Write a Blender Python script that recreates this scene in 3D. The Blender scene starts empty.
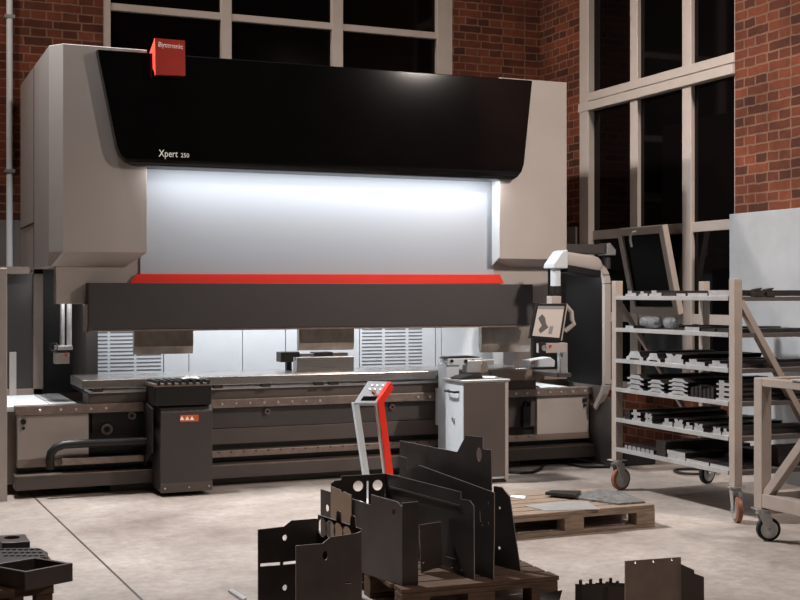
import bpy, math, random
from mathutils import Vector, Matrix
random.seed(7)
C = bpy.context.scene.collection
scn = bpy.context.scene
# ------------------------------------------------------------------ camera model
F = 1240.0; TH = math.atan(530 / 1240); S = math.sin(TH); CO = math.cos(TH); H = 1.5; YH = 294.0
def ray(px, py):
    u = (px - 400) / F; v = (YH - py) / F
    return (S + u * CO, CO - u * S, v)
def onY(px, py, Y):
    a, b, c = ray(px, py); t = Y / b; return (a * t, Y, H + c * t)
def onX(px, py, X):
    a, b, c = ray(px, py); t = X / a; return (X, b * t, H + c * t)
def onZ(px, py, Z=0.0):
    a, b, c = ray(px, py); t = (Z - H) / c; return (a * t, b * t, Z)
def xY(px, Y): return onY(px, 300, Y)[0]
def zY(px, py, Y): return onY(px, py, Y)[2]
def yX(px, X): return onX(px, 300, X)[1]
def zX(px, py, X): return onX(px, py, X)[2]
# ------------------------------------------------------------------ materials
def srgb(r, g, b):
    f = lambda c: (c / 255 / 12.92) if c / 255 <= .04045 else ((c / 255 + .055) / 1.055) ** 2.4
    return (f(r), f(g), f(b), 1)
def newmat(name):
    m = bpy.data.materials.new(name); m.use_nodes = True
    nt = m.node_tree; b = nt.nodes['Principled BSDF']
    return m, nt, b
def setc(b, **k):
    for n, v in k.items(): b.inputs[n.replace('_', ' ')].default_value = v
def paint(name, rgb, rough=.45, metal=0.0, var=.08, scale=6.0, bump=0.0, spec=.4, stretch=None, fine=0.0):
    """procedural paint or metal: colour drifts with noise, roughness drifts too"""
    m, nt, b = newmat(name); N = nt.nodes; L = nt.links
    tc = N.new('ShaderNodeTexCoord'); mp = N.new('ShaderNodeMapping')
    L.new(tc.outputs['Object'], mp.inputs['Vector'])
    if stretch: mp.inputs['Scale'].default_value = stretch
    nz = N.new('ShaderNodeTexNoise'); nz.inputs['Scale'].default_value = scale; nz.inputs['Detail'].default_value = 6
    nz.inputs['Roughness'].default_value = .6
    L.new(mp.outputs['Vector'], nz.inputs['Vector'])
    cr = N.new('ShaderNodeValToRGB'); c = srgb(*rgb)
    cr.color_ramp.elements[0].position = .3; cr.color_ramp.elements[1].position = .7
    cr.color_ramp.elements[0].color = tuple(max(0, x * (1 - var)) for x in c[:3]) + (1,)
    cr.color_ramp.elements[1].color = tuple(min(1, x * (1 + var)) for x in c[:3]) + (1,)
    L.new(nz.outputs['Fac'], cr.inputs['Fac']); L.new(cr.outputs['Color'], b.inputs['Base Color'])
    setc(b, Roughness=rough, Metallic=metal, Specular_IOR_Level=spec)
    if bump:
        bp = N.new('ShaderNodeBump'); bp.inputs['Strength'].default_value = bump; bp.inputs['Distance'].default_value = .01
        L.new(nz.outputs['Fac'], bp.inputs['Height']); L.new(bp.outputs['Normal'], b.inputs['Normal'])
    return m
def emit(name, rgb, s):
    m, nt, b = newmat(name); b.inputs['Emission Color'].default_value = srgb(*rgb); b.inputs['Emission Strength'].default_value = s
    b.inputs['Base Color'].default_value = srgb(*rgb); return m
def brick(name, axis):
    m, nt, b = newmat(name); N = nt.nodes; L = nt.links
    tc = N.new('ShaderNodeTexCoord'); sp = N.new('ShaderNodeSeparateXYZ'); cb = N.new('ShaderNodeCombineXYZ')
    L.new(tc.outputs['Object'], sp.inputs[0]); L.new(sp.outputs[axis], cb.inputs[0]); L.new(sp.outputs['Z'], cb.inputs[1])
    wob = N.new('ShaderNodeTexNoise'); wob.inputs['Scale'].default_value = 9; wob.inputs['Detail'].default_value = 3
    L.new(tc.outputs['Object'], wob.inputs['Vector'])
    mx = N.new('ShaderNodeMix'); mx.data_type = 'VECTOR'; mx.inputs[0].default_value = .022
    L.new(cb.outputs[0], mx.inputs[4]); L.new(wob.outputs['Color'], mx.inputs[5])
    br = N.new('ShaderNodeTexBrick'); br.offset = .5; br.squash = .55; br.squash_frequency = 2
    for k, v in dict(Scale=1.0, Mortar_Size=.0085, Mortar_Smooth=.35, Bias=-.1, Brick_Width=.255, Row_Height=.079).items():
        br.inputs[k.replace('_', ' ')].default_value = v
    br.inputs['Color1'].default_value = srgb(126, 72, 52); br.inputs['Color2'].default_value = srgb(74, 47, 39)
    br.inputs['Mortar'].default_value = srgb(136, 108, 91)
    L.new(mx.outputs[1], br.inputs['Vector'])
    n2 = N.new('ShaderNodeTexNoise'); n2.inputs['Scale'].default_value = 1.7; n2.inputs['Detail'].default_value = 7; n2.inputs['Roughness'].default_value = .7
    L.new(tc.outputs['Object'], n2.inputs['Vector'])
    cr = N.new('ShaderNodeValToRGB'); cr.color_ramp.elements[0].position = .35; cr.color_ramp.elements[1].position = .68
    cr.color_ramp.elements[0].color = (.45, .42, .42, 1); cr.color_ramp.elements[1].color = (1.15, 1.0, .92, 1)
    L.new(n2.outputs['Fac'], cr.inputs['Fac'])
    mu = N.new('ShaderNodeMix'); mu.data_type = 'RGBA'; mu.blend_type = 'MULTIPLY'; mu.inputs[0].default_value = .9
    L.new(br.outputs['Color'], mu.inputs[6]); L.new(cr.outputs['Color'], mu.inputs[7]); L.new(mu.outputs[2], b.inputs['Base Color'])
    setc(b, Roughness=.9, Specular_IOR_Level=.2)
    ad = N.new('ShaderNodeMath'); ad.operation = 'MULTIPLY_ADD'; ad.inputs[1].default_value = -1.0
    L.new(br.outputs['Fac'], ad.inputs[0]); L.new(wob.outputs['Fac'], ad.inputs[2])
    bp = N.new('ShaderNodeBump'); bp.inputs['Strength'].default_value = .7; bp.inputs['Distance'].default_value = .012
    L.new(ad.outputs[0], bp.inputs['Height']); L.new(bp.outputs['Normal'], b.inputs['Normal'])
    return m
def concrete():
    m, nt, b = newmat('concrete_floor'); N = nt.nodes; L = nt.links
    tc = N.new('ShaderNodeTexCoord')
    big = N.new('ShaderNodeTexNoise'); big.inputs['Scale'].default_value = .8; big.inputs['Detail'].default_value = 9; big.inputs['Roughness'].default_value = .62
    L.new(tc.outputs['Object'], big.inputs['Vector'])
    cr = N.new('ShaderNodeValToRGB'); cr.color_ramp.elements[0].position = .32; cr.color_ramp.elements[1].position = .66
    cr.color_ramp.elements[0].color = srgb(138, 124, 115); cr.color_ramp.elements[1].color = srgb(194, 183, 174)
    L.new(big.outputs['Fac'], cr.inputs['Fac'])
    fine = N.new('ShaderNodeTexNoise'); fine.inputs['Scale'].default_value = 14; fine.inputs['Detail'].default_value = 8; fine.inputs['Roughness'].default_value = .75
    L.new(tc.outputs['Object'], fine.inputs['Vector'])
    cr2 = N.new('ShaderNodeValToRGB'); cr2.color_ramp.elements[0].position = .33; cr2.color_ramp.elements[1].position = .6
    cr2.color_ramp.elements[0].color = (.62, .59, .57, 1); cr2.color_ramp.elements[1].color = (1, 1, 1, 1)
    L.new(fine.outputs['Fac'], cr2.inputs['Fac'])
    mu = N.new('ShaderNodeMix'); mu.data_type = 'RGBA'; mu.blend_type = 'MULTIPLY'; mu.inputs[0].default_value = .8
    L.new(cr.outputs['Color'], mu.inputs[6]); L.new(cr2.outputs['Color'], mu.inputs[7])
    # sawn expansion joint: a dark line across the slab
    sp = N.new('ShaderNodeSeparateXYZ'); L.new(tc.outputs['Object'], sp.inputs[0])
    m1 = N.new('ShaderNodeMath'); m1.operation = 'MULTIPLY_ADD'; m1.inputs[1].default_value = .0333; m1.inputs[2].default_value = -1.429
    L.new(sp.outputs['Y'], m1.inputs[0])
    m2 = N.new('ShaderNodeMath'); m2.operation = 'ADD'; L.new(sp.outputs['X'], m2.inputs[0]); L.new(m1.outputs[0], m2.inputs[1])
    m3 = N.new('ShaderNodeMath'); m3.operation = 'ABSOLUTE'; L.new(m2.outputs[0], m3.inputs[0])
    m4 = N.new('ShaderNodeMath'); m4.operation = 'LESS_THAN'; m4.inputs[1].default_value = .007; L.new(m3.outputs[0], m4.inputs[0])
    mj = N.new('ShaderNodeMix'); mj.data_type = 'RGBA'; mj.inputs[7].default_value = srgb(66, 56, 50)
    L.new(m4.outputs[0], mj.inputs[0]); L.new(mu.outputs[2], mj.inputs[6]); L.new(mj.outputs[2], b.inputs['Base Color'])
    rr = N.new('ShaderNodeMapRange'); rr.inputs[3].default_value = .38; rr.inputs[4].default_value = .7
    L.new(fine.outputs['Fac'], rr.inputs[0]); L.new(rr.outputs[0], b.inputs['Roughness'])
    bp = N.new('ShaderNodeBump'); bp.inputs['Strength'].default_value = .12; bp.inputs['Distance'].default_value = .008
    L.new(fine.outputs['Fac'], bp.inputs['Height']); L.new(bp.outputs['Normal'], b.inputs['Normal'])
    return m
M = {
 'beige': paint('beige_machine_paint', (163, 154, 148), .5, var=.05, scale=1.5),
 'beige_dark': paint('taupe_machine_paint', (128, 114, 104), .5, var=.05),
 'white': paint('white_cabinet_paint', (214, 218, 222), .45, var=.03),
 'white_shelf': paint('white_table_coating', (226, 230, 232), .4, var=.03),
 'black_gloss': paint('black_glossy_cover', (13, 12, 12), .09, var=.15, spec=.25),
 'black': paint('black_paint', (22, 20, 20), .45, var=.2),
 'black_soft': paint('black_rubber', (20, 19, 19), .7, var=.2),
 'char': paint('charcoal_paint', (66, 61, 60), .5, var=.1, scale=3),
 'char_l': paint('charcoal_brown_paint', (84, 75, 71), .45, var=.1, scale=3),
 'brown_strip': paint('worn_steel_strip', (132, 118, 110), .42, metal=.55, var=.2, scale=20),
 'panel': paint('silver_textured_panel', (158, 162, 168), .62, var=.09, scale=160, bump=.08, spec=.25),
 'red': paint('signal_red_paint', (222, 44, 24), .5, var=.04),
 'tag': paint('brand_sign_red', (200, 60, 45), .45, var=.05),
 'steel': paint('brushed_steel', (172, 168, 165), .26, metal=.9, var=.18, scale=9, stretch=(.6, 1, 14)),
 'steel_b': paint('bright_ground_steel', (206, 206, 206), .35, metal=.7, var=.12, scale=14),
 'steel_d': paint('dark_tool_steel', (62, 57, 55), .42, metal=.6, var=.25, scale=10),
 'bronze': paint('oiled_tool_steel', (156, 146, 138), .3, metal=.6, var=.25, scale=5, stretch=(2, 1, 1)),
 'sheet': paint('black_mill_scale_sheet', (56, 50, 48), .38, metal=.35, var=.3, scale=5, bump=.03),
 'sheet_l': paint('brown_mill_scale_sheet', (78, 70, 66), .38, metal=.4, var=.28, scale=4, bump=.03),
 'zinc': paint('zinc_plated_steel', (186, 186, 186), .35, metal=.7, var=.1, scale=20),
 'grey_blue': paint('light_grey_blue_paint', (186, 192, 197), .4, var=.04),
 'rack': paint('taupe_rack_paint', (158, 144, 134), .42, var=.07, scale=8),
 'rack_l': paint('pale_grey_shelf_steel', (176, 174, 172), .36, metal=.35, var=.12, scale=10),
 'wood': paint('weathered_pallet_wood', (136, 118, 103), .8, var=.35, scale=7, stretch=(1, 8, 8), bump=.25, spec=.2),
 'wood_d': paint('dark_pallet_wood', (88, 69, 57), .8, var=.4, scale=7, stretch=(1, 8, 8), bump=.25, spec=.2),
 'pattern': paint('patterned_sheet_steel', (118, 116, 114), .5, metal=.3, var=.55, scale=26),
 'edge': paint('sheet_edge_catchlight', (150, 140, 132), .35, metal=.5, var=.15, scale=12),  # painted highlight: lighter colour for sheet edges that catch the light
 'sheet_w': paint('brown_grey_sheet', (124, 108, 98), .36, metal=.5, var=.25, scale=3),
 'grey_panel': paint('console_grey_paint', (138, 142, 146), .45, var=.04),
 'plaster_shade': paint('shaded_grey_plaster', (104, 97, 93), .85, var=.1, scale=3, bump=.1, spec=.2),  # same plaster with shade put into its colour for the dimmer walls
 'slot': paint('louver_slot_grey', (112, 113, 116), .6, var=.05),
 'beam': paint('dark_beam_paint', (60, 56, 56), .5, var=.06, scale=2),
 'kraft': paint('cardboard', (176, 152, 130), .85, var=.06, scale=12),
 'paper': paint('white_tissue', (236, 238, 240), .8, var=.03),
 'tyre_o': paint('orange_polyurethane_tyre', (130, 82, 60), .5, var=.15),
 'frame': paint('white_window_frame', (186, 174, 165), .4, var=.05),
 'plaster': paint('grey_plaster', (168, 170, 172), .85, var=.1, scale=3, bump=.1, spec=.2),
 'orange': paint('orange_warning_sticker', (206, 104, 48), .5, var=.05),
 'letter': emit('glowing_lettering', (226, 222, 216), .25),  # letters given a faint glow to read brighter; they are no light source
 'led': emit('led_strip', (236, 242, 255), 5.0),
 'screen': emit('screen_picture', (176, 166, 158), .28),
 'screen_d': emit('screen_part_drawing', (86, 84, 84), .12),
 'screen_b': emit('screen_header', (128, 122, 120), .2),
 'brick_x': brick('brick_back', 'X'), 'brick_y': brick('brick_side', 'Y'),
 'floor': concrete(),
 'ceil': paint('ceiling_grey', (120, 116, 112), .9, var=.05),
}
def glass(name, rgb, rough=.04, spec=.5):
    m, nt, b = newmat(name); N = nt.nodes; L = nt.links
    tc = N.new('ShaderNodeTexCoord'); nz = N.new('ShaderNodeTexNoise'); nz.inputs['Scale'].default_value = 2
    L.new(tc.outputs['Object'], nz.inputs['Vector'])
    rr = N.new('ShaderNodeMapRange'); rr.inputs[3].default_value = rough; rr.inputs[4].default_value = rough + .05
    L.new(nz.outputs['Fac'], rr.inputs[0]); L.new(rr.outputs[0], b.inputs['Roughness'])
    b.inputs['Base Color'].default_value = srgb(*rgb); b.inputs['Specular IOR Level'].default_value = spec
    return m
M['night'] = glass('night_window_glass', (9, 7, 7), .03, .2)
M['tint'] = glass('tinted_guard_glass', (60, 56, 55), .25, .4)
M['tint_d'] = glass('dark_guard_glass', (12, 11, 11), .3, .06)
def wrap():
    m, nt, b = newmat('clear_plastic_wrap')
    N = nt.nodes; L = nt.links
    tc = N.new('ShaderNodeTexCoord'); w = N.new('ShaderNodeTexNoise'); w.inputs['Scale'].default_value = 30; w.inputs['Detail'].default_value = 4
    L.new(tc.outputs['Object'], w.inputs['Vector'])
    bp = N.new('ShaderNodeBump'); bp.inputs['Strength'].default_value = .9; bp.inputs['Distance'].default_value = .02
    L.new(w.outputs['Fac'], bp.inputs['Height']); L.new(bp.outputs['Normal'], b.inputs['Normal'])
    setc(b, Roughness=.12, Transmission_Weight=.6, IOR=1.3)
    b.inputs['Base Color'].default_value = srgb(165, 166, 168)
    return m
M['wrap'] = wrap()
# ------------------------------------------------------------------ mesh builder
ORG = {}
def org(o): return ORG.get(o.name, Vector((0, 0, 0))) if o else Vector((0, 0, 0))
class MB:
    def __init__(s): s.v = []; s.f = []; s.mi = []; s.cur = 0
    def add(s, vs, fs):
        n = len(s.v); s.v += [tuple(p) for p in vs]; s.f += [tuple(i + n for i in f) for f in fs]; s.mi += [s.cur] * len(fs); return s
    def box(s, x0, x1, y0, y1, z0, z1):
        x0, x1 = sorted((x0, x1)); y0, y1 = sorted((y0, y1)); z0, z1 = sorted((z0, z1))
        vs = [(x, y, z) for x in (x0, x1) for y in (y0, y1) for z in (z0, z1)]
        return s.add(vs, [(0, 1, 3, 2), (4, 6, 7, 5), (0, 4, 5, 1), (2, 3, 7, 6), (0, 2, 6, 4), (1, 5, 7, 3)])
    def prism(s, poly, axis, a, b):
        """poly in the two other axes (cyclic order), extruded along axis from a to b"""
        n = len(poly)
        def P(p, t):
            return {'x': (t, p[0], p[1]), 'y': (p[0], t, p[1]), 'z': (p[0], p[1], t)}[axis]
        vs = [P(p, a) for p in poly] + [P(p, b) for p in poly]
        fs = [tuple(range(n - 1, -1, -1)), tuple(range(n, 2 * n))] + [(i, (i + 1) % n, n + (i + 1) % n, n + i) for i in range(n)]
        ar = sum(poly[i][0] * poly[(i + 1) % n][1] - poly[(i + 1) % n][0] * poly[i][1] for i in range(n))
        flip = (ar < 0) ^ (b < a) ^ (axis == 'y')
        if flip: fs = [f[::-1] for f in fs]
        return s.add(vs, fs)
    def bar(s, p0, p1, w, h, up=(0, 0, 1)):
        p0 = Vector(p0); p1 = Vector(p1); d = (p1 - p0).normalized(); up = Vector(up)
        sd = d.cross(up).normalized(); u2 = sd.cross(d)
        vs = [q + sd * (i * w / 2) + u2 * (j * h / 2) for q in (p0, p1) for i, j in ((-1, -1), (1, -1), (1, 1), (-1, 1))]
        return s.add(vs, [(0, 1, 2, 3), (7, 6, 5, 4), (0, 4, 5, 1), (1, 5, 6, 2), (2, 6, 7, 3), (3, 7, 4, 0)])
    def cyl(s, p0, p1, r, n=20, r1=None):
        p0 = Vector(p0); p1 = Vector(p1); r1 = r if r1 is None else r1
        d = (p1 - p0).normalized(); a = d.orthogonal().normalized(); b = d.cross(a)
        vs = []
        for q, rr in ((p0, r), (p1, r1)):
            for k in range(n):
                t = 2 * math.pi * k / n; vs.append(q + a * rr * math.cos(t) + b * rr * math.sin(t))
        fs = [tuple(range(n - 1, -1, -1)), tuple(range(n, 2 * n))] + [(k, (k + 1) % n, n + (k + 1) % n, n + k) for k in range(n)]
        return s.add(vs, fs)
    def lathe(s, c, ax, prof, n=24):
        """prof: list of (t along ax, r)"""
        c = Vector(c); d = Vector(ax).normalized(); a = d.orthogonal().normalized(); b = d.cross(a)
        vs = []; m = len(prof)
        for t, r in prof:
            for k in range(n):
                w = 2 * math.pi * k / n; vs.append(c + d * t + a * r * math.cos(w) + b * r * math.sin(w))
        fs = [(i * n + k, i * n + (k + 1) % n, (i + 1) * n + (k + 1) % n, (i + 1) * n + k) for i in range(m - 1) for k in range(n)]
        fs += [tuple(range(n - 1, -1, -1)), tuple((m - 1) * n + k for k in range(n))]
        return s.add(vs, fs)
    def tube(s, pts, r, n=10):
        pts = [Vector(p) for p in pts]; vs = []; a = None
        for i, p in enumerate(pts):
            d = (pts[min(i + 1, len(pts) - 1)] - pts[max(i - 1, 0)]).normalized()
            a = d.orthogonal().normalized() if a is None else (a - d * a.dot(d)).normalized()
            b = d.cross(a)
            for k in range(n):
                t = 2 * math.pi * k / n; vs.append(p + a * r * math.cos(t) + b * r * math.sin(t))
        m = len(pts)
        fs = [(i * n + k, i * n + (k + 1) % n, (i + 1) * n + (k + 1) % n, (i + 1) * n + k) for i in range(m - 1) for k in range(n)]
        fs += [tuple(range(n - 1, -1, -1)), tuple((m - 1) * n + k for k in range(n))]
        return s.add(vs, fs)
    def flat(s, outer, holes, t, fn):
        """flat sheet with holes: outline in 2D (a, b), thickness t, fn(a, b, c) gives the place in the world"""
        cu = bpy.data.curves.new('tmp', 'CURVE'); cu.dimensions = '2D'; cu.fill_mode = 'BOTH'; cu.extrude = t / 2
        for pl in [outer] + list(holes):
            sp = cu.splines.new('POLY'); sp.points.add(len(pl) - 1); sp.use_cyclic_u = True
            for q, p in zip(sp.points, pl): q.co = (p[0], p[1], 0, 1)
        me = mesh_from(cu)
        s.add([fn(*v.co) for v in me.vertices], [tuple(p.vertices) for p in me.polygons])
        bpy.data.meshes.remove(me); return s
    def text(s, body, size, t, fn, align='LEFT'):
        cu = bpy.data.curves.new('tmp', 'FONT'); cu.body = body; cu.size = size; cu.extrude = t; cu.align_x = align; cu.resolution_u = 3
        me = mesh_from(cu)
        s.add([fn(*v.co) for v in me.vertices], [tuple(p.vertices) for p in me.polygons])
        bpy.data.meshes.remove(me); return s
    def edges(s, n, idx=1):
        n = Vector(n)
        for i, f in enumerate(s.f):
            a, b, c = (Vector(s.v[k]) for k in f[:3]); q = (b - a).cross(c - a)
            if q.length > 1e-12 and abs(q.normalized().dot(n)) < .5: s.mi[i] = idx
        return s
    def build(s, name, mats, parent=None, bevel=0.0, smooth=False, loc=None, local=False):
        """links ONE mesh object; vertices are world coordinates unless local is set"""
        o_ = Vector(loc) if loc is not None else (org(parent) if parent else Vector((0, 0, 0)))
        me = bpy.data.meshes.new(name)
        me.from_pydata([tuple(p) for p in s.v] if local else [tuple(Vector(p) - o_) for p in s.v], [], s.f)
        mats = mats if isinstance(mats, (list, tuple)) else [mats]
        for m in mats: me.materials.append(M[m] if isinstance(m, str) else m)
        me.polygons.foreach_set('material_index', s.mi)
        import bmesh
        bm = bmesh.new(); bm.from_mesh(me); bmesh.ops.remove_doubles(bm, verts=bm.verts, dist=1e-6)
        bmesh.ops.recalc_face_normals(bm, faces=bm.faces); bm.to_mesh(me); bm.free()
        if smooth:
            me.polygons.foreach_set('use_smooth', [True] * len(me.polygons))
            try: me.set_sharp_from_angle(angle=math.radians(40))
            except Exception: pass
        o = bpy.data.objects.new(name, me); C.objects.link(o)
        if parent: o.parent = parent
        if loc is not None: o.location = loc
        ORG[o.name] = o_
        if bevel:
            bv = o.modifiers.new('edge', 'BEVEL'); bv.width = bevel; bv.segments = 2; bv.limit_method = 'ANGLE'; bv.angle_limit = math.radians(40)
        return o
def mesh_from(cu):
    ob = bpy.data.objects.new('tmp', cu); C.objects.link(ob)
    dg = bpy.context.evaluated_depsgraph_get(); dg.update()
    me = bpy.data.meshes.new_from_object(ob.evaluated_get(dg), depsgraph=dg)
    bpy.data.objects.remove(ob); bpy.data.curves.remove(cu); return me
def empty(name, loc, rz=0):
    o = bpy.data.objects.new(name, None); C.objects.link(o); o.location = loc; o.rotation_euler.z = rz
    o.empty_display_size = .1; ORG[o.name] = Vector(loc); return o
def tag(o, label, cat, group=None, kind=None):
    o['label'] = label; o['category'] = cat
    if group: o['group'] = group
    if kind: o['kind'] = kind
    return o
def struct(o, label=None):
    o['kind'] = 'structure'
    if label: o['label'] = label
    return o
def dup(root, loc, rz=None, label=None, parent=None):
    r = root.copy(); C.objects.link(r); r.location = loc
    if rz is not None: r.rotation_euler.z = rz
    if parent is not None: r.parent = parent
    if label: r['label'] = label
    for ch in list(root.children): dup(ch, ch.location, None, None, r)
    return r
def circ(cx, cy, rx, ry=None, n=20):
    ry = rx if ry is None else ry
    return [(cx + rx * math.cos(2 * math.pi * k / n), cy + ry * math.sin(2 * math.pi * k / n)) for k in range(n)]
def roundpoly(pts, radii, n=6):
    """polygon with rounded corners"""
    out = []; m = len(pts)
    for i, p in enumerate(pts):
        r = radii[i] if i < len(radii) else 0
        if r <= 0: out.append(p); continue
        p = Vector(p); a = Vector(pts[i - 1]); b = Vector(pts[(i + 1) % m])
        da = (a - p).normalized(); db = (b - p).normalized()
        A = p + da * r; B = p + db * r
        for k in range(n + 1):
            t = k / n; q = A * (1 - t) ** 2 + p * 2 * t * (1 - t) + B * t * t; out.append((q.x, q.y))
    return out
# ================================================================== THE ROOM
XR = 6.7; YB = 11.8; XL = -4.0; ZC = 6.6
struct(MB().box(XL - .3, XR + .3, -3, YB + .3, -.2, 0).build('floor', 'floor'), 'worn pale concrete floor with a sawn joint')
struct(MB().box(XL - .3, XR + .3, -3, YB + .3, ZC, ZC + .2).build('ceiling', 'ceil'))
# back window opening
bx0 = xY(103, YB); bx1 = xY(453, YB); bz0 = 2.55; bz1 = 6.1
w = MB()
w.box(XL, bx0, YB, YB + .3, 0, ZC).box(bx1, XR + .3, YB, YB + .3, 0, ZC).box(bx0, bx1, YB, YB + .3, 0, bz0).box(bx0, bx1, YB, YB + .3, bz1, ZC)
struct(w.build('wall_back', 'brick_x'), 'red brick back wall')
ry1 = yX(581, XR); ry0 = yX(735, XR); rz0 = .55; rz1 = 6.0
w = MB()
w.box(XR, XR + .3, ry1, YB, 0, ZC).box(XR, XR + .3, -3, ry0, 0, ZC).box(XR, XR + .3, ry0, ry1, 0, rz0).box(XR, XR + .3, ry0, ry1, rz1, ZC)
struct(w.build('wall_right', 'brick_y'), 'red brick right wall')
struct(MB().box(XL - .3, XL, -3, YB + .3, 0, ZC).build('wall_left', 'brick_y'))
DZ = zX(732, 214, XR - .03)
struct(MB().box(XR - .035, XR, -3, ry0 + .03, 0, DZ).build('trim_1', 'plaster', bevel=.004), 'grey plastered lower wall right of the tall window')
struct(MB().box(XR - .035, XR, ry1 + .05, YB, 0, DZ + .02).build('trim_2', 'plaster_shade', bevel=.004), 'grey plastered lower wall left of the tall window')
struct(MB().box(XL, XR - .035, YB - .035, YB, 0, DZ).build('trim_3', 'plaster_shade', bevel=.004), 'grey plastered lower back wall')
# back window
wn = empty('window_1', (bx0, YB, bz0)); struct(wn, 'black night window in pale frame above the press brake')
def member(nm, *a, par=wn): return MB().box(*a).build(nm, 'frame', par, bevel=.006)
fy0, fy1 = YB + .03, YB + .13
member('window_frame', bx0, xY(111, YB), fy0 - .02, fy1, bz0, bz1); member('window_frame', xY(438, YB), bx1, fy0 - .02, fy1, bz0, bz1)
member('window_frame', bx0, bx1, fy0, fy1, bz0, bz0 + .1); member('window_frame', bx0, bx1, fy0, fy1, bz1 - .1, bz1)
for a, b in ((222, 232.5), (333, 344)): member('mullion', xY(a, YB), xY(b, YB), fy0 - .01, fy1, bz0, bz1)
zt = zY(111, 5.5, YB)
for zz in (zt, zt - .95, zt + 1.05): member('transom', bx0, bx1, fy0, fy1, zz - .035, zz + .035)
xs = [bx0, xY(227, YB), xY(338, YB), bx1]; zs = [bz0, zt - .95, zt, zt + 1.05, bz1]
for i in range(3):
    for j in range(4):
        MB().box(xs[i], xs[i + 1], YB + .08, YB + .09, zs[j], zs[j + 1]).build('pane', 'night', wn)
# right window
wr = empty('window_2', (XR, ry0, rz0)); struct(wr, 'tall black night window in pale frame on the right wall')
mem = lambda nm, y0, y1, z0, z1, x0=.03: MB().box(XR + x0, XR + .14, y0, y1, z0, z1).build(nm, 'frame', wr, bevel=.006)
yl = yX(590, XR)
mem('window_frame', yl, ry1, rz0, rz1, -.02); mem('window_frame', ry0, ry0 + .05, rz0, rz1); mem('window_frame', ry0, ry1, rz1 - .1, rz1); mem('window_frame', ry0, ry1, rz0, rz0 + .1)
ym1 = (yX(629, XR), yX(636.5, XR)); ym2 = (yX(681, XR), yX(690, XR))
for a in (ym1, ym2): mem('mullion', a[1], a[0], rz0, rz1, .01)
z1 = zX(582, 104, XR); z2 = zX(600, 234.5, XR); z3 = zX(650, 318, XR)
mem('transom', ry0, ry1 - .002, z1 + .006, z1 + .09, -.022); mem('transom', ry0, ry1 + .01, z1 - .09, z1 - .002, -.03)
mem('transom', ry0, ry1, z2 - .045, z2 + .045); mem('transom', ry0, ry1, z3 - .045, z3 + .045); mem('transom', ry0, ry1, 5.0, 5.1)
ysp = [ry0, sum(ym2) / 2, sum(ym1) / 2, ry1]; zsp = [rz0, z3, z2, z1, 5.05, rz1]
for i in range(3):
    for j in range(5):
        if i == 1 and j == 1: continue          # the bay with the tilted sash
        MB().box(XR + .05, XR + .06, ysp[i], ysp[i + 1], zsp[j], zsp[j + 1]).build('pane', 'night', wr)
MB().box(XR + .29, XR + .3, ry0, ry1, rz0, rz1).build('night_backing', 'night', wr)
# tilted sash, hinged at its bottom edge, top leaning into the room
sy0, sy1 = ysp[1] + .045, ysp[2] - .045; sh = z2 - z3; ang = math.radians(12.5)
def tilt(y, h, t): return (XR + .02 - h * math.sin(ang) - t * math.cos(ang), y, z3 + .05 + h * math.cos(ang) - t * math.sin(ang))
def tbox(mb, y0, y1, h0, h1, t0, t1):
    vs = [tilt(y, h, t) for y in (y0, y1) for h in (h0, h1) for t in (t0, t1)]
    return mb.add(vs, [(0, 1, 3, 2), (4, 6, 7, 5), (0, 4, 5, 1), (2, 3, 7, 6), (0, 2, 6, 4), (1, 5, 7, 3)])
sb = MB(); e = .07
for q in ((sy0, sy0 + e, 0, sh), (sy1 - e, sy1, 0, sh), (sy0 + e, sy1 - e, 0, e), (sy0 + e, sy1 - e, sh - e, sh)): tbox(sb, *q, 0, .06)
sash = sb.build('sash', 'frame', wr, bevel=.006)
tbox(MB(), sy0 + e, sy1 - e, e, sh - e, .025, .035).build('pane', 'tint_d', sash)
hy = (sy0 + sy1) / 2 + .05
MB().tube([tilt(hy, sh - .035, .06), tilt(hy, sh - .035, .1), tilt(hy + .03, sh - .06, .11), tilt(hy + .045, sh - .11, .11), tilt(hy + .045, sh - .17, .11)], .012).build('handle', 'zinc', sash, smooth=True)
# pale pipe on the back wall
px0 = onY(9.5, 100, YB - .06)[0]
p = empty('wall_pipe', (px0, YB - .06, 0)); tag(p, 'slim pale vertical pipe on brick left of the press brake', 'pipe')
MB().cyl((px0, YB - .06, 0), (px0, YB - .06, ZC), .028, 14).build('pipe', 'white', p, smooth=True)
for zz in (1.2, 2.6, 4.0, 5.4): MB().box(px0 - .045, px0 + .045, YB - .1, YB - .035 if zz < DZ else YB, zz, zz + .03).build('bracket', 'zinc', p)
# ================================================================== THE PRESS BRAKE
YF = 9.3; YBK = 11.3
pb = empty('press_brake', (3.3, 9.5, 0))
tag(pb, 'huge beige press brake with black hood, red stripe and lit silver panel', 'press brake')
ZT = zY(567, 82.5, YF)
xl = xY(49, 9.42); xc = xY(63, YF); xr = xY(147, YF)
def loft(rings, name, mat, parent, bevel=0, smooth=False):
    mb = MB(); n = len(rings[0])
    vs = [p for r in rings for p in r]; m = len(rings)
    fs = [(i * n + k, i * n + (k + 1) % n, (i + 1) * n + (k + 1) % n, (i + 1) * n + k) for i in range(m - 1) for k in range(n)]
    fs += [tuple(range(n - 1, -1, -1)), tuple((m - 1) * n + k for k in range(n))]
    return mb.add(vs, fs).build(name, mat, parent, bevel, smooth)
def ring(pts, z): return [(x, y, z) for x, y in pts]
zf = zY(100, 252, YF); zb = zY(100, 266.5, 9.44)
xb = xY(126, 9.44)
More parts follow.
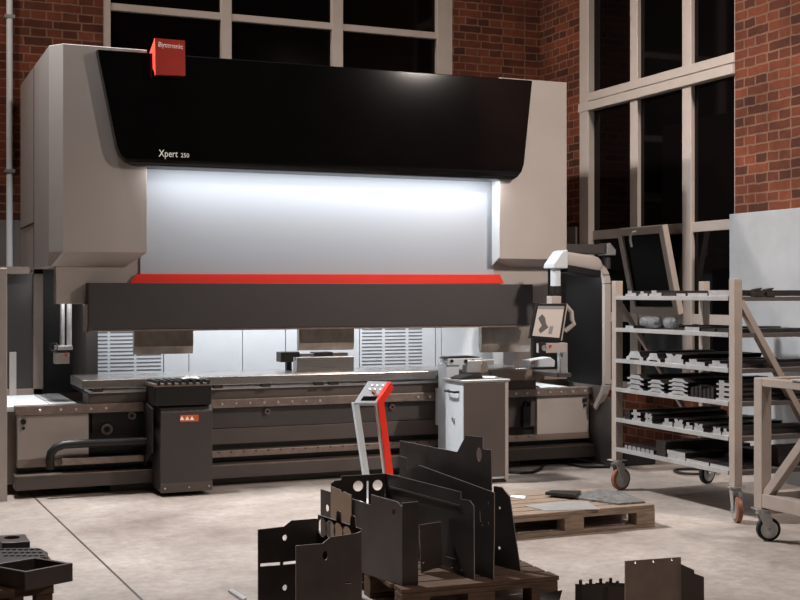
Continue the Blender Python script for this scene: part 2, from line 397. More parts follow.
lw = loft([ring([(xl, YBK), (xl, 9.5), (xl + .02, 9.46), (xb, 9.46), (xb, YBK)], zb),
           ring([(xl, YBK), (xl, 9.42), (xc, YF), (xr, YF), (xr, YBK)], zf),
           ring([(xl, YBK), (xl, 9.42), (xc, YF), (xr, YF), (xr, YBK)], ZT)], 'side_housing', 'beige', pb, .003)
# seams on the outer flank
ys = yX(34, xl)
MB().box(xl - .003, xl + .01, ys - .006, ys + .006, zb, ZT - .01).box(xl - .003, xl + .01, ys, YBK, zX(34, 223, xl) - .006, zX(34, 223, xl) + .006).build('panel_seam', 'black', lw)
xrl = xY(500, YF); xrr = xY(568.5, YF); zfr = zY(530, 259, YF); zbr = zY(530, 267, 9.44); xbr = xY(511, 9.44)
loft([ring([(xbr, YBK), (xbr, 9.46), (xrr - .03, 9.46), (xrr, 9.5), (xrr, YBK)], zbr),
      ring([(xrl, YBK), (xrl, YF), (xrr - .02, YF), (xrr, 9.33), (xrr, YBK)], zfr),
      ring([(xrl, YBK), (xrl, YF), (xrr - .02, YF), (xrr, 9.33), (xrr, YBK)], ZT)], 'side_housing', 'beige', pb, .003)
MB().prism([(9.306, zY(500, 172, YF)), (9.306, zfr + .01), (9.44, zbr + .01), (9.44, zY(500, 172, YF))], 'x', xrl - .006, xrl + .001).build('lit_cheek_strip', 'white_shelf', pb)  # white strip added to paint LED light onto the beige inner side
# ventilation dots under the right housing are too small to model; body between the housings
MB().box(xr - .02, xrl + .02, 9.5, YBK, zY(300, 172, 9.5), ZT - .01).build('top_housing', 'char', pb)
# glossy curved hood
rows = []
tl, tr, brc, blc = (97.5, 49.2), (532.5, 80.5), (522.5, 180.5), (121.5, 166)
N = 22
def lerp(a, b, t): return (a[0] + (b[0] - a[0]) * t, a[1] + (b[1] - a[1]) * t)
for i in range(N + 1):
    q = i / N; t = 1 - (1 - q) ** 1.0
    if q > .8: t = .8 + .2 * (1 - (1 - (q - .8) / .2) ** 2)       # denser rows near the rounded lower corners
    yf = 9.2 + .006 * (1 - t) ** 2 + .05 * max(0, (t - .93) / .07) ** 2
    L = lerp(tl, blc, t); R = lerp(tr, brc, t)
    r_ = .17; e = max(0, (t - (1 - r_)) / r_); ins = 1 - math.sqrt(max(0, 1 - e * e))
    a = onY(L[0] + ins * 17, L[1], yf); b = onY(R[0] - ins * 13, R[1], yf)
    rows.append([(a[0], yf, a[2]), (b[0], yf, b[2]), (b[0], 9.55, b[2]), (a[0], 9.55, a[2])])
cover = loft(rows, 'hood', 'black_gloss', pb, .006, True)
# lettering on the hood
zl = zY(158, 158, 9.2); x0 = xY(158.5, 9.205)
MB().text('Xpert', .074, .002, lambda a, b, c: (x0 + a * .8, 9.2 - .006 - c, zY(158, 156.5, 9.2) + b)).build('lettering', 'letter', cover)
MB().text('250', .046, .002, lambda a, b, c: (xY(180.3, 9.205) + a * .95, 9.2 - .006 - c, zY(180, 157.3, 9.2) + b)).build('lettering', 'letter', cover)
# red sign straddling the upper edge of the hood
ta, tb_, tc_, td = onY(155, 38, 9.12), onY(185, 40.5, 9.12), onY(185.5, 75.5, 9.12), onY(155.5, 74.5, 9.12)
sg = MB().prism([(ta[0], ta[2]), (tb_[0], tb_[2]), (tc_[0], tc_[2]), (td[0], td[2])], 'y', 9.12, 9.155)
kx, kz = onY(152, 52, 9.2)[0], onY(152, 53, 9.2)[2]
n0 = len(sg.v)
sg.add([(ta[0], 9.13, ta[2]), (td[0], 9.13, td[2]), (kx, 9.34, kz), (ta[0] + .02, 9.2, ta[2]), (td[0] + .02, 9.2, td[2])], [(0, 2, 1), (0, 3, 2), (2, 4, 1), (0, 1, 4, 3), (2, 3, 4)])
sign = sg.build('brand_sign', 'tag', pb)
sign['label'] = 'small red sign on top of hood'
MB().text('Bystronic', .05, .001, lambda a, b, c: (xY(158, 9.12) + a * .98, 9.117 - c, zY(158, 46.5, 9.12) - a * .03 + b)).build('lettering', 'letter', sign)
# LED strip and silver panel
MB().box(xr + .03, xrl - .03, 9.27, 9.36, zY(300, 172, 9.3) - .005, zY(300, 172, 9.3) + .012).build('led_strip', 'led', pb)
YP = 9.45
MB().box(xr - .02, xrl + .02, YP, YP + .04, zY(300, 276, YP), zY(300, 165, YP) + .05).build('back_panel', 'panel', pb)['label'] = 'silver panel lit from above'
ram = MB().box(xY(56, 9.47), xY(548, 9.47), 9.47, 9.6, zY(70, 304, 9.47), zY(300, 240, 9.47)).build('ram', 'beige', pb, .004)
sx = lambda px: xY(px, 9.44)
MB().prism([(sx(128), zY(128, 284.5, 9.44)), (sx(503.5), zY(503.5, 283.5, 9.44)), (sx(499.5), zY(500, 274.6, 9.44)), (sx(136.5), zY(136, 274, 9.44))], 'y', 9.43, 9.452).build('red_stripe', 'red', pb)
bt, bb = zY(300, 283.5, 9.35), zY(300, 327.2, 9.35)
beam = MB().box(xY(88.5, 9.35), xY(533, 9.35), 9.35, 9.5, bb, bt).build('front_beam', 'beam', pb, .003)
MB().box(xY(86.5, 9.36), xY(534.5, 9.36), 9.36, 9.5, bb - .018, bb - .002).box(xY(86, 9.36), xY(88.3, 9.36), 9.36, 9.5, bb - .018, zY(88, 304, 9.36)).build('beam_edge', 'brown_strip', beam)
# upper tools under the beam, lower tool and gauge fingers on the table
Zb0 = bb - .02
def tool(px0, px1, py, Y, mat='bronze'):
    z0 = zY((px0 + px1) / 2, py, Y); a, b = xY(px0, Y), xY(px1, Y)
    t = MB().prism([(Y - .03, Zb0 + .12), (Y - .03, z0 + .06), (Y - .012, z0), (Y + .012, z0), (Y + .03, z0 + .06), (Y + .03, Zb0 + .12)], 'x', a, b).build('upper_tool', mat, pb, .002)
    return t
tool(133.5, 192.5, 354, 9.6); tool(298, 353, 350, 9.6); tool(480, 529, 352, 9.6)
ztab = zY(250, 375, 9.42)
yb = onZ(250, 370.5, ztab)[1]
lt = MB().prism([(9.55, ztab), (9.55, zY(325, 357, 9.55)), (9.575, zY(325, 357, 9.55)), (9.6, zY(325, 357, 9.55) - .03), (9.625, zY(325, 357, 9.55)), (9.65, zY(325, 357, 9.55)), (9.65, ztab)], 'x', xY(297, 9.55), xY(354, 9.55)).build('lower_tool', 'steel', pb, .002)
for a, b, y0, y1, mt in ((279, 298, 352, 362, 'char'), (313, 331, 352, 357, 'char'), (298, 312, 353.5, 356.5, 'bronze'), (331, 346, 352.5, 356.5, 'bronze')):
    MB().box(xY(a, 9.9), xY(b, 9.9), 9.85, 9.98, zY(a, y1, 9.9), zY(a, y0, 9.9)).build('gauge_finger', mt, pb, .004)
MB().box(xY(286, 9.95), xY(291, 9.95), 9.93, 9.97, ztab, zY(288, 354, 9.95)).build('gauge_post', 'black', pb)
# table and bed
def strip(nm, mat, y0, y1, Y, a, b, Yb=9.75, bev=.003, par=None):
    return MB().box(xY(a, Y), xY(b, Y), Y, Yb, zY(250, y1, Y), zY(250, y0, Y)).build(nm, mat, par or pb, bev)
zr = lambda y, Y=9.5: zY(250, y, Y)
tb = MB().prism([(9.42, zr(384, 9.42)), (9.42, zr(376, 9.42)), (9.46, ztab), (yb + .02, ztab), (yb + .02, zr(384, 9.42))], 'x', xY(82, 9.42), xY(530, 9.42)).build('table', 'steel', pb, .003)
MB().box(xY(492, 9.4), xY(567, 9.4), 9.4, 9.414, zY(530, 380, 9.4), zY(530, 370, 9.4)).build('end_plate', 'beige_dark', pb, .002)
strip('clamp_rail', 'steel_b', 385.8, 388.6, 9.47, 90, 520, par=pb)
cl = [MB().box(xY(a, 9.43), xY(a + 9, 9.43), 9.43, 9.5, zr(387.5, 9.43), zr(383.8, 9.43)).build('table_clamp', 'steel_d', pb, .002) for a in (94, 214, 262, 315, 330)]
strip('apron', 'char_l', 388.6, 398.6, 9.5, 88, 536)
br = strip('bolt_rail', 'brown_strip', 398.6, 407, 9.48, 15.5, 592, Yb=9.6)
br['label'] = 'worn steel rail with a row of bolts'
bolt = MB().lathe((0, 0, 0), (0, -1, 0), [(0, .011), (.004, .011), (.008, .007)], 10).build('bolt', 'steel_b', br, local=True)
zbz = zr(403, 9.48)
bp = [40, 61, 76, 91, 106, 222, 236, 250, 264, 278, 292, 306, 320, 418, 430, 516, 527, 538, 550, 561, 573, 585]
for i, a in enumerate(bp):
    o = bolt if i == 0 else bolt.copy()
    if i: C.objects.link(o)
    o.location = Vector((xY(a, 9.48), 9.479, zbz)) - org(br)
strip('bed', 'black', 407, 470, 9.58, 17, 590, Yb=10.7, bev=.004)
strip('bed_panel', 'char', 407.5, 427, 9.54, 150, 440, Yb=9.6); strip('bed_panel', 'char_l', 427.6, 443, 9.535, 150, 440, Yb=9.6)
bpr = strip('bed_panel', 'black', 407.5, 427, 9.54, 92, 150, Yb=9.6); strip('bed_panel', 'char', 407.5, 440, 9.54, 505, 540, Yb=9.6)
pf = strip('perforated_strip', 'brown_strip', 449.5, 456, 9.5, 60, 540, Yb=9.6)
h = MB()
for k in range(38):
    xx = xY(70 + k * 12.4, 9.5); h.cyl((xx, 9.497, zr(451, 9.5)), (xx, 9.51, zr(451, 9.5)), .007, 8)
h.build('hole_row', 'black', pf)
lr = strip('lower_rail', 'char_l', 464.5, 477, 9.42, 15.5, 600, Yb=9.6)
MB().box(xY(15.5, 9.42), xY(600, 9.42), 9.418, 9.6, zr(464.6, 9.42) + .0005, zr(464, 9.42) + .004).build('rail_edge', 'brown_strip', lr)
strip('skirt', 'char', 477, 484, 9.52, 110, 520, Yb=9.9)
for a in (60, 540): MB().box(xY(a, 9.7), xY(a, 9.7) + .25, 9.6, 9.9, 0, zr(470, 9.7)).build('foot', 'black', pb, .005)
# beige end panels
for a, b in ((17.5, 89), (538, 590)):
    e = MB().box(xY(a, 9.5), xY(b, 9.5), 9.515, 9.6, zr(456, 9.5), zr(407.3, 9.5)).build('end_panel', 'beige', pb, .004)
    k = a + 6 if a < 100 else b - 5
    MB().lathe((xY(k, 9.5), 9.515, zr(413, 9.5)), (0, -1, 0), [(0, .02), (.02, .02), (.026, .012)], 12).lathe((xY(k, 9.5) + .0, 9.515, zr(419, 9.5)), (0, -1, 0), [(0, .012), (.02, .012)], 12).build('latch', 'black', e)
    MB().box(xY(a, 9.5) + .004, xY(b, 9.5) - .004, 9.508, 9.516, zr(456, 9.5), zr(449, 9.5)).build('lower_strip', 'taupe' if False else 'beige_dark', e)
# bosses
def boss(px, py, r):
    p = onY(px, py, 9.54)
    b = MB().lathe(p, (0, -1, 0), [(0, r), (.03, r), (.03, r * .62), (.008, r * .55)], 20).build('boss', 'brown_strip', pb, smooth=True)
    MB().cyl((p[0], 9.53, p[2]), (p[0], 9.522, p[2]), r * .5, 14).build('socket', 'black', b)
for a in ((106.5, 429, .042), (131.5, 415.5, .03), (266.5, 411, .022), (391, 406.5, .022)): boss(*a)
p = onY(525.5, 404, 9.5)
MB().lathe(p, (0, -1, 0), [(0, .032), (.04, .032), (.04, .02), (.01, .016)], 18).box(p[0] - .035, p[0] + .035, 9.47, 9.52, p[2] - .2, p[2] - .02).build('boss', 'black', pb, smooth=True)
# cable guide looping round the left end
pts = [onY(51, 469, 9.36), onY(49.5, 461, 9.36), onY(51, 453, 9.36), onY(56, 447.5, 9.36), onY(64, 444.6, 9.36), onY(80, 443.6, 9.36), onY(110, 442.4, 9.36), onY(150, 441, 9.36)]
cg = MB()
for i in range(len(pts) - 1): pass
cg.tube(pts, .032, 10).build('cable_guide', 'black', pb, smooth=True)
MB().box(xY(62, 9.44), xY(150, 9.44), 9.43, 9.5, zY(100, 463, 9.44), zY(100, 457, 9.44)).build('guide_rail', 'brown_strip', pb, .003)
# frames at both ends, sliding rods and the little safety box on the left
ZSL = zY(20, 407.5, 9.5); YCF = min(10.75, onZ(60, 389, ZSL)[1]); print('YCF', YCF, ZSL)
MB().box(xY(43, YCF), xY(84, YCF), YCF, 11.2, ZSL + .001, zb + .02).build('c_frame', 'black', pb, .005)
MB().box(xY(86, 10.0), xY(98, 10.0), 10.0, 10.9, .7, 1.7).build('c_frame', 'char', pb, .005)
MB().box(xY(513, 10.3), xY(531, 10.3), 10.3, 10.5, .7, Zb0 + .2).build('c_frame', 'char_l', pb, .005)
ZSR = zY(560, 390.3, 9.5)
MB().box(xY(533, 10.9), xY(566, 10.9), 10.9, 11.25, ZSR + .001, zbr + .02).build('c_frame', 'black', pb, .005)
for a, r in ((62.3, .018), (69.2, .02)):
    pA = onY(a, 347, 9.9); MB().cyl(pA, (pA[0], 9.9, zb + .01), r, 12).build('guide_rod', 'steel_b', pb, smooth=True)
YQ = 9.86; q0, q1 = onY(55, 364, YQ), onY(69.5, 352.5, YQ)
sbx = MB().box(q0[0], q1[0], YQ, YQ + .1, q0[2], q1[2]).build('safety_box', 'beige', pb, .005)
MB().box(xY(65, YQ), xY(67.5, YQ), YQ - .008, YQ + .01, zY(66, 356.5, YQ), zY(66, 353.8, YQ)).build('button', 'red', sbx)
MB().box(xY(56, YQ), xY(72.5, YQ), YQ - .02, YQ + .12, zY(60, 350, YQ), zY(60, 346, YQ)).build('sensor_bracket', 'steel_b', pb, .003)
MB().tube([(xY(53.5, YQ) + .03 * math.cos(k * .5), YQ - .02, zY(53, 347, YQ) + .03 * math.sin(k * .5)) for k in range(13)], .005, 6).build('cable_loop', 'steel_d', pb)
# white side tables
for a, b, z, yb2 in ((6, 82, ZSL, YCF), (537, 589, zY(560, 390.3, 9.5), 11.0)):
    x0_, x1_ = xY(a, 9.5), xY(b, 9.5)
    t = MB().box(x0_, x1_, 9.5 if a > 100 else 9.61, yb2, z - .04, z).build('side_table', 'white_shelf', pb, .004)
    MB().box((x0_ + x1_) / 2 + .06, (x0_ + x1_) / 2 + .066, 9.615, yb2 - .01, z - .02, z + .001).build('seam', 'char', t)
    MB().box(x0_ + .005, x1_ - .01, 9.64, yb2 - .02, .08, z - .041).build('table_base', 'beige_dark', t)
ZSR = zY(560, 390.3, 9.5)
# left guard: post and tinted panel
gl = MB().box(.62, xY(7.2, 9.36), 9.36, 9.46, 0.0, zY(4, 268, 9.36)).build('guard_post', 'beige', pb, .006)
YG = YCF - .08; gx0, gx1 = xY(-8, YG), xY(43, YG); gz0, gz1 = ZSL + .001, zY(30, 267, YG)
gf = MB()
gf.box(gx1 - .08, gx1, YG - .02, YG + .04, gz0, gz1).box(gx0, gx1, YG - .02, YG + .04, gz1 - .06, gz1).box(gx0, gx1, YG - .02, YG + .04, gz0, gz0 + .05).box(gx0, gx0 + .05, YG - .02, YG + .04, gz0, gz1)
gd = gf.build('side_guard', 'beige_dark', pb, .003); MB().box(gx0 + .02, gx1 - .02, YG + .01, YG + .02, gz0 + .02, gz1 - .02).build('tinted_panel', 'tint', gd)
MB().box(xY(9, YG), xY(16, YG), YG - .03, YG + .008, gz0, zY(12, 352, YG)).build('guard_latch_plate', 'beige', gd)
# right guard: dark panel in a bent light frame
XG = 5.92
fr = lambda px, py: (XG, yX(px, XG), zX(px, py, XG))
pathf = [fr(598, 266), fr(602.5, 270), fr(605.5, 276), fr(606.5, 284), fr(606.5, 384), fr(604, 393), fr(597, 408)]
g = MB()
for i in range(len(pathf) - 1): g.bar(Vector(pathf[i]) + Vector((0, .0, 0)), Vector(pathf[i + 1]), .05, .06, (1, 0, 0))
rgf = g.build('side_guard', 'beige', pb, .004)
yg = yX(605, XG)
ygb = yX(566, XG); zgb = zX(603, 386, XG)
MB().prism([(yg, zX(605, 276, XG)), (yg + .08, zX(601, 266, XG)), (ygb, zX(601, 266, XG)), (ygb, zgb), (yg, zgb)], 'x', XG, XG + .012).build('tinted_panel', 'tint_d', rgf)
MB().prism([(yg + .02, zgb), (yX(574, XG), zgb), (yX(574, XG), zgb - .02), (yg + .1, zX(597, 406, XG)), (yg + .02, zX(603, 396, XG))], 'x', XG - .006, XG + .006).build('lower_panel', 'char_l', rgf)
MB().prism([(yX(613, XG), .01), (yX(613, XG), zX(612, 396, XG)), (yX(598, XG), zX(598, 406, XG)), (10.6, zX(598, 424, XG)), (10.6, .01)], 'x', XG - .01, XG + .02).build('guard_foot', 'char', rgf)
# ------- swing arm and control screen
sa = empty('swing_arm', Vector((5.5, 9.6, 1.75))); sa.parent = pb; sa.location = Vector((5.5, 9.6, 1.75)) - org(pb); ORG[sa.name] = Vector((5.5, 9.6, 1.75))
yk = 9.75
a0, a1 = onY(566, 251, yk), onY(603, 249, yk)
MB().box(a0[0] - .4, a1[0], yk - .05, yk + .06, a1[2] - .05, a1[2] + .04).build('mount_bar', 'char', sa, .01)
MB().prism([(a1[0] - .01, a1[2] - .06), (a1[0] - .01, a1[2] + .045), (a1[0] + .03, a1[2] + .055), (a1[0] + .09, a1[2] - .01), (a1[0] + .09, a1[2] - .06)], 'y', yk - .08, yk + .08).build('bar_cap', 'zinc', sa, .008)
MB().cyl((a1[0] + .035, yk, a1[2] - .06), (a1[0] + .035, yk, a1[2] - .18), .04, 16).build('pivot', 'char', sa, smooth=True)
A = Vector(onY(556, 260, 8.95)); B = Vector(onY(594, 266.0, 9.12))
A2 = A + (B - A) * .12
d = (B - A).normalized(); up = Vector((0, 0, 1)); sd = d.cross(up).normalized()
prof = roundpoly([(-.075, -.068), (.075, -.068), (.075, .08), (-.075, .08)], [.03] * 4, 4)
def sweep(p, q, prof, s0=1, s1=1):
    vs = [P + sd * (a * s) + up * (b * s) for P, s in ((p, s0), (q, s1)) for a, b in prof]; n = len(prof)
    return MB().add(vs, [tuple(range(n - 1, -1, -1)), tuple(range(n, 2 * n))] + [(k, (k + 1) % n, n + (k + 1) % n, n + k) for k in range(n)])
LL = (B - A2).length; m_ = MB().lathe(A2 + up * .004, d, [(0, .078), (LL - .04, .082), (LL + .01, .076), (LL + .045, .055), (LL + .06, .02)], 24)
m_.build('elbow_arm', 'beige', sa, smooth=True)
m2 = sweep(A2 - up * .025, B - up * .03, [(a * .98, b * .45 - .04) for a, b in prof]); m2.build('arm_underside', 'black', sa)
capm = MB().prism([(A.x - .07, A.z - .07), (A.x - .065, A.z - .035), (A.x + .02, A.z + .072), (A.x + .07, A.z + .085), (A.x + .07, A.z - .07)], 'y', A.y - .075, A.y + .09)
capm.build('arm_cap', 'grey_blue', sa, .008)
xt = onY(555.5, 275, 8.95)[0]; yt = 8.95
MB().cyl((xt, yt, A.z - .06), (xt, yt, zY(555, 288, 8.95)), .042, 18).build('drop_tube', 'grey_blue', sa, smooth=True)
MB().cyl((xt, yt, zY(555, 286, 8.95)), (xt, yt, zY(555, 295, 8.95)), .05, 18).build('swivel', 'black', sa, .005, smooth=True)
MB().box(xt - .06, xt + .03, yt - .045, yt + .045, zY(555, 305, 8.95), zY(555, 296, 8.95)).build('swivel_bracket', 'beige', sa, .005)
sc_ = empty('control_screen', (xt, 8.9, 1.4)); sc_.parent = pb; sc_.location = Vector((xt, 8.9, 1.4)) - org(pb); ORG[sc_.name] = Vector((xt, 8.9, 1.4))
Q = [onY(*p, 8.9) for p in ((536.5, 303.5), (567, 303.5), (561, 341), (529.5, 338.3))]
q2 = [(p[0], p[2]) for p in Q]
MB().prism(q2, 'y', 8.9, 8.93).build('bezel', 'black', sc_, .003)
MB().prism([(p[0] + (.03 if i in (1, 2) else .07), p[1]) for i, p in enumerate(q2)], 'y', 8.928, 8.99).build('screen_housing', 'beige', sc_, .006)
def sq(u, v):   # bilinear inside the screen
    a = Vector(q2[0]).lerp(Vector(q2[1]), u); b = Vector(q2[3]).lerp(Vector(q2[2]), u); return tuple(a.lerp(b, v))
MB().prism([sq(.07, .07), sq(.92, .07), sq(.92, .92), sq(.07, .92)], 'y', 8.896, 8.9).build('display', 'screen', sc_)
MB().prism([sq(.07, .07), sq(.92, .07), sq(.92, .16), sq(.07, .16)], 'y', 8.8945, 8.897).build('display_header', 'screen_b', sc_)
MB().prism([sq(.14, .42), sq(.24, .3), sq(.36, .4), sq(.42, .56), sq(.52, .66), sq(.3, .84), sq(.22, .74), sq(.3, .62)], 'y', 8.8945, 8.897).build('display_part', 'screen_d', sc_)
MB().prism([sq(.56, .62), sq(.68, .62), sq(.66, .84), sq(.54, .84)], 'y', 8.8945, 8.897).build('display_part', 'screen_b', sc_)
hp = [onY(566, 306, 8.98), onY(571.5, 312, 8.98), onY(572, 320, 8.96), onY(574, 324, 8.95), onY(569, 328, 8.97), onY(565, 331, 8.98)]
MB().tube(hp, .02, 8).build('handle', 'beige', sc_, smooth=True)
kb = MB().box(xY(541, 8.92), xY(567, 8.92), 8.92, 9.0, zY(555, 353, 8.92), zY(555, 343, 8.92)).build('button_box', 'beige', sc_, .006)
pc = onY(543, 348, 8.9); MB().box(pc[0] - .03, pc[0] + .03, 8.9, 8.925, pc[2] - .045, pc[2] + .045).build('key_switch', 'black', sc_, .004)
MB().lathe((pc[0] + .01, 8.9, pc[2]), (0, -1, 0), [(0, .025), (.008, .025), (.008, .017), (.002, .015)], 16).build('dial', 'zinc', sc_)
pc = onY(550, 346, 8.92); MB().cyl((pc[0], 8.92, pc[2]), (pc[0], 8.905, pc[2]), .01, 12).build('button', 'red', sc_)
MB().box(xY(559, 9.0), xY(566, 9.0), 8.97, 9.03, zY(562, 373, 9.0), zY(562, 343, 9.0)).build('screen_post', 'zinc', sc_, .004)
MB().box(xY(556, 9.0), xY(569, 9.0), 8.96, 9.5, zY(562, 377, 9.0), zY(562, 373, 9.0)).build('post_bracket', 'char', sc_, .004)
# ------- support carriage in front of the bed
cr_ = empty('support_carriage', (2.2, 9.2, 0)); cr_.parent = pb; cr_.location = Vector((2.2, 9.2, 0)) - org(pb); ORG[cr_.name] = Vector((2.2, 9.2, 0))
YC = 9.1
xa, xb_ = xY(161, YC), xY(212.5, YC)
zz = lambda y: zY(190, y, YC)
MB().prism([(YC, zz(491)), (YC, zz(411)), (9.2, zz(404)), (9.42, zz(404)), (9.42, zz(491))], 'x', xa, xb_).build('carriage_box', 'char', cr_, .006)
MB().box(xa - .001, xb_ + .001, YC - .004, YC + .02, zz(491.5), zz(482)).build('kick_plate', 'char_l', cr_, .003)
xA, xB = xY(155, 9.12), xY(211.5, 9.12)
MB().box(xA, xB, 9.12, 9.44, zY(190, 405, 9.12), zY(190, 385, 9.12)).build('support_block', 'black', cr_, .006)
MB().box(xA - .01, xB, 9.11, 9.44, zY(190, 386, 9.12), zY(190, 383, 9.12)).build('support_top', 'brown_strip', cr_, .003)
bz = zY(190, 383, 9.12)
for k in range(8):
    xx = xA + (xB - xA) * (k + .5) / 8; MB().box(xx - .012, xx + .012, 9.105, 9.43, bz - .012, bz + .022).build('brush_strip', 'steel_d' if k % 2 else 'black', cr_, .002)
pk = MB().box(xY(180, YC), xY(198.5, YC), YC - .006, YC, zY(189, 421.5, YC), zY(189, 415, YC)); pk.cur = 1
for a in (181.8, 187.0, 191.8):
    cxp = onY(a, 418, YC); pk.prism([(cxp[0] - .016, cxp[2] - .014), (cxp[0] + .016, cxp[2] - .014), (cxp[0], cxp[2] + .014)], 'y', YC - .009, YC - .0065)
st = pk.build('warning_sticker', ['orange', 'letter'], cr_); st['label'] = 'orange warning sticker'
MB().prism([(9.15, zz(452)), (9.15, zz(408)), (9.44, zz(403)), (9.44, zz(470))], 'x', xa - .06, xa - .045).build('side_gusset', 'black', cr_, .003)
# bottom screws on the carriage
sw = MB().lathe((0, 0, 0), (0, -1, 0), [(0, .008), (.005, .006)], 8).build('screw', 'zinc', cr_, local=True)
for i, a in enumerate((165, 189, 209)):
    o = sw if i == 0 else sw.copy()
    if i: C.objects.link(o)
    o.location = Vector((xY(a, YC), YC - .004, zz(487))) - org(cr_)
# ------- louvred and plain doors at the rear of the press brake
YR = 11.0
def door(a, b, cols):
    m = MB(); x0, x1 = xY(a, YR), xY(b, YR); m.box(x0, x1, YR, YR + .03, .3, 1.72)
    m.cur = 1
    for c0, c1 in cols:
        z = .72
        while z < 1.45:
            m.box(xY(c0, YR), xY(c1, YR), YR - .002, YR + .001, z, z + .0125); z += .0335
    return m.build('rear_door', ['white', 'slot'], pb)
door(84, 163, [(90, 107.5), (110, 134), (136.5, 161)]); door(164, 188.5, []); door(189.3, 242.2, []); door(243, 285, []); door(286, 297, []); door(297.6, 359, [])
door(360, 435, [(362, 382), (385, 405.5), (408.5, 422)]); door(436, 441, []); door(441.8, 520, [])
MB().box(xY(84, YR + .04), xY(540, YR + .04), YR + .04, YR + .1, .05, 1.74).build('rear_frame', 'white', pb)
# ================================================================== TOOL RACK ON CASTERS
XF = 5.22; RX1 = XF + .87; RY0 = yX(734.8, XF); RY1 = yX(611.5, XF); PW = .062
rk = empty('tool_rack', ((XF + RX1) / 2, (RY0 + RY1) / 2, 0))
tag(rk, 'tall taupe steel rack on casters, six shelves loaded with bending tools', 'rack')
ZB = .235; ZTP = 1.60
posts = [(XF, RY0), (XF, RY1 - PW), (RX1 - PW, RY0), (RX1 - PW, RY1 - PW)]
for x, y in posts: MB().box(x, x + PW, y, y + PW, ZB, ZTP).build('post', 'rack', rk, .004)
SH = [1.482, 1.24, 1.005, .785, .555, .33]
for z in SH:
    sfo = MB().box(XF + .004, RX1 - .004, RY0 + PW, RY1 - PW, z - .012, z).box(XF - .006, XF + .02, RY0 + PW, RY1 - PW + .0, z - .026, z + .004).box(RX1 - .03, RX1, RY0 + PW, RY1 - PW, z - .03, z).build('shelf', 'rack_l', rk, .002)
    MB().box(XF + PW, RX1 - PW, RY0 + .01, RY0 + PW - .01, z - .028, z).build('end_rail', 'char_l', sfo, .002)
    MB().box(XF + PW, RX1 - PW, RY1 - PW + .01, RY1 - .01, z - .028, z).build('end_rail', 'char_l', sfo, .002)
MB().bar((XF + PW, RY0 + .03, 1.45), (RX1 - .05, RY0 + .03, .30), .045, .05, (0, 1, 0)).build('brace', 'rack', rk, .003)
MB().bar((XF + PW, RY1 - .03, 1.42), (RX1 - .05, RY1 - .03, .36), .03, .04, (0, 1, 0)).build('brace', 'rack', rk, .003)
def caster(parent, x, y, ztop, R, ang, tyre, hub='zinc'):
    """swivel caster: top plate, fork, wheel; local +x of the wheel plane turned by ang"""
    e = empty('caster', Vector((x, y, 0)), 0); e.parent = parent; e.location = Vector((x, y, 0)) - org(parent); e.rotation_euler.z = ang
    off = .035; ax = Vector((0, 1, 0)); wc = Vector((off, 0, R))
    MB().box(-.055, .055, -.055, .055, ztop - .008, ztop).build('mount_plate', 'zinc', e, .002, local=True)
    f = MB()
    f.cyl((0, 0, ztop - .035), (0, 0, ztop - .008), .036, 18)
    for sgn in (-1, 1):
        yy = sgn * .03
        f.prism([(-.035, ztop - .03), (.045, ztop - .03), (off + .022, R - .005), (off, R - .025), (off - .022, R - .005)], 'y', yy - .003, yy + .003)
    f.box(-.035, .045, -.033, .033, ztop - .034, ztop - .026)
    f.cyl((off, -.042, R), (off, .042, R), .009, 10)
    f.build('fork', 'zinc', e, .0015, local=True)
    wm = MB(); wm.lathe(wc - ax * .02, ax, [(0, R * .72), (.001, R * .9), (.006, R), (.034, R), (.039, R * .9), (.04, R * .72)], 32)
    wm.cur = 1
    wm.lathe(wc - ax * .024, ax, [(0, R * .3), (.001, R * .34), (.0025, R * .62), (.0015, R * .66), (.0015, R * .74), (.0465, R * .74), (.0465, R * .66), (.0455, R * .62), (.047, R * .34), (.048, R * .3)], 24)
    wm.build('wheel', [tyre, hub], e, smooth=True, local=True)
    return e
h = PW / 2
caster(rk, posts[1][0] + h, posts[1][1] + h, ZB, .085, math.radians(8), 'tyre_o')
caster(rk, posts[0][0] + h, posts[0][1] + h, ZB, .085, math.radians(-112), 'tyre_o')
caster(rk, posts[3][0] + h, posts[3][1] + h, ZB, .085, math.radians(15), 'black_soft')
caster(rk, posts[2][0] + h, posts[2][1] + h, ZB, .085, math.radians(30), 'tyre_o')
# ---- the bending tools on the shelves: bars running back from the front edge
ords = ['first', 'second', 'third', 'fourth', 'fifth', 'sixth', 'seventh', 'eighth', 'ninth', 'tenth', 'eleventh', 'twelfth']
def px_h(px, w, d=.0): return None
PRO = {
 'hat': lambda w, h: [(-w / 2, 0), (-w * .3, 0), (-w * .26, h * .18), (w * .26, h * .18), (w * .3, 0), (w / 2, 0), (w / 2, h * .3), (w * .36, h * .45), (w * .24, h), (-w * .24, h), (-w * .36, h * .45), (-w / 2, h * .3)],
 'die': lambda w, h: [(-w / 2, 0), (w / 2, 0), (w / 2, h * .45), (w * .36, h * .55), (w * .46, h), (w * .12, h), (0, h * .72), (-w * .12, h), (-w * .46, h), (-w * .36, h * .55), (-w / 2, h * .45)],
 'slab': lambda w, h: [(-w / 2, 0), (w / 2, 0), (w / 2, h), (-w / 2, h)],
 'rail': lambda w, h: [(-w / 2, 0), (w / 2, 0), (w / 2, h * .4), (w * .3, h * .4), (w * .3, h), (-w * .1, h), (-w * .1, h * .6), (-w / 2, h * .6)],
 'knife': lambda w, h: [(-w / 2, 0), (w / 2, 0), (w / 2, h * .7), (w * .1, h), (-w / 2, h * .82)],
}
LOOK = {'hat': 'hat-shaped bar', 'die': 'notched bar', 'slab': 'flat bar', 'rail': 'stepped bar', 'knife': 'upright blade'}
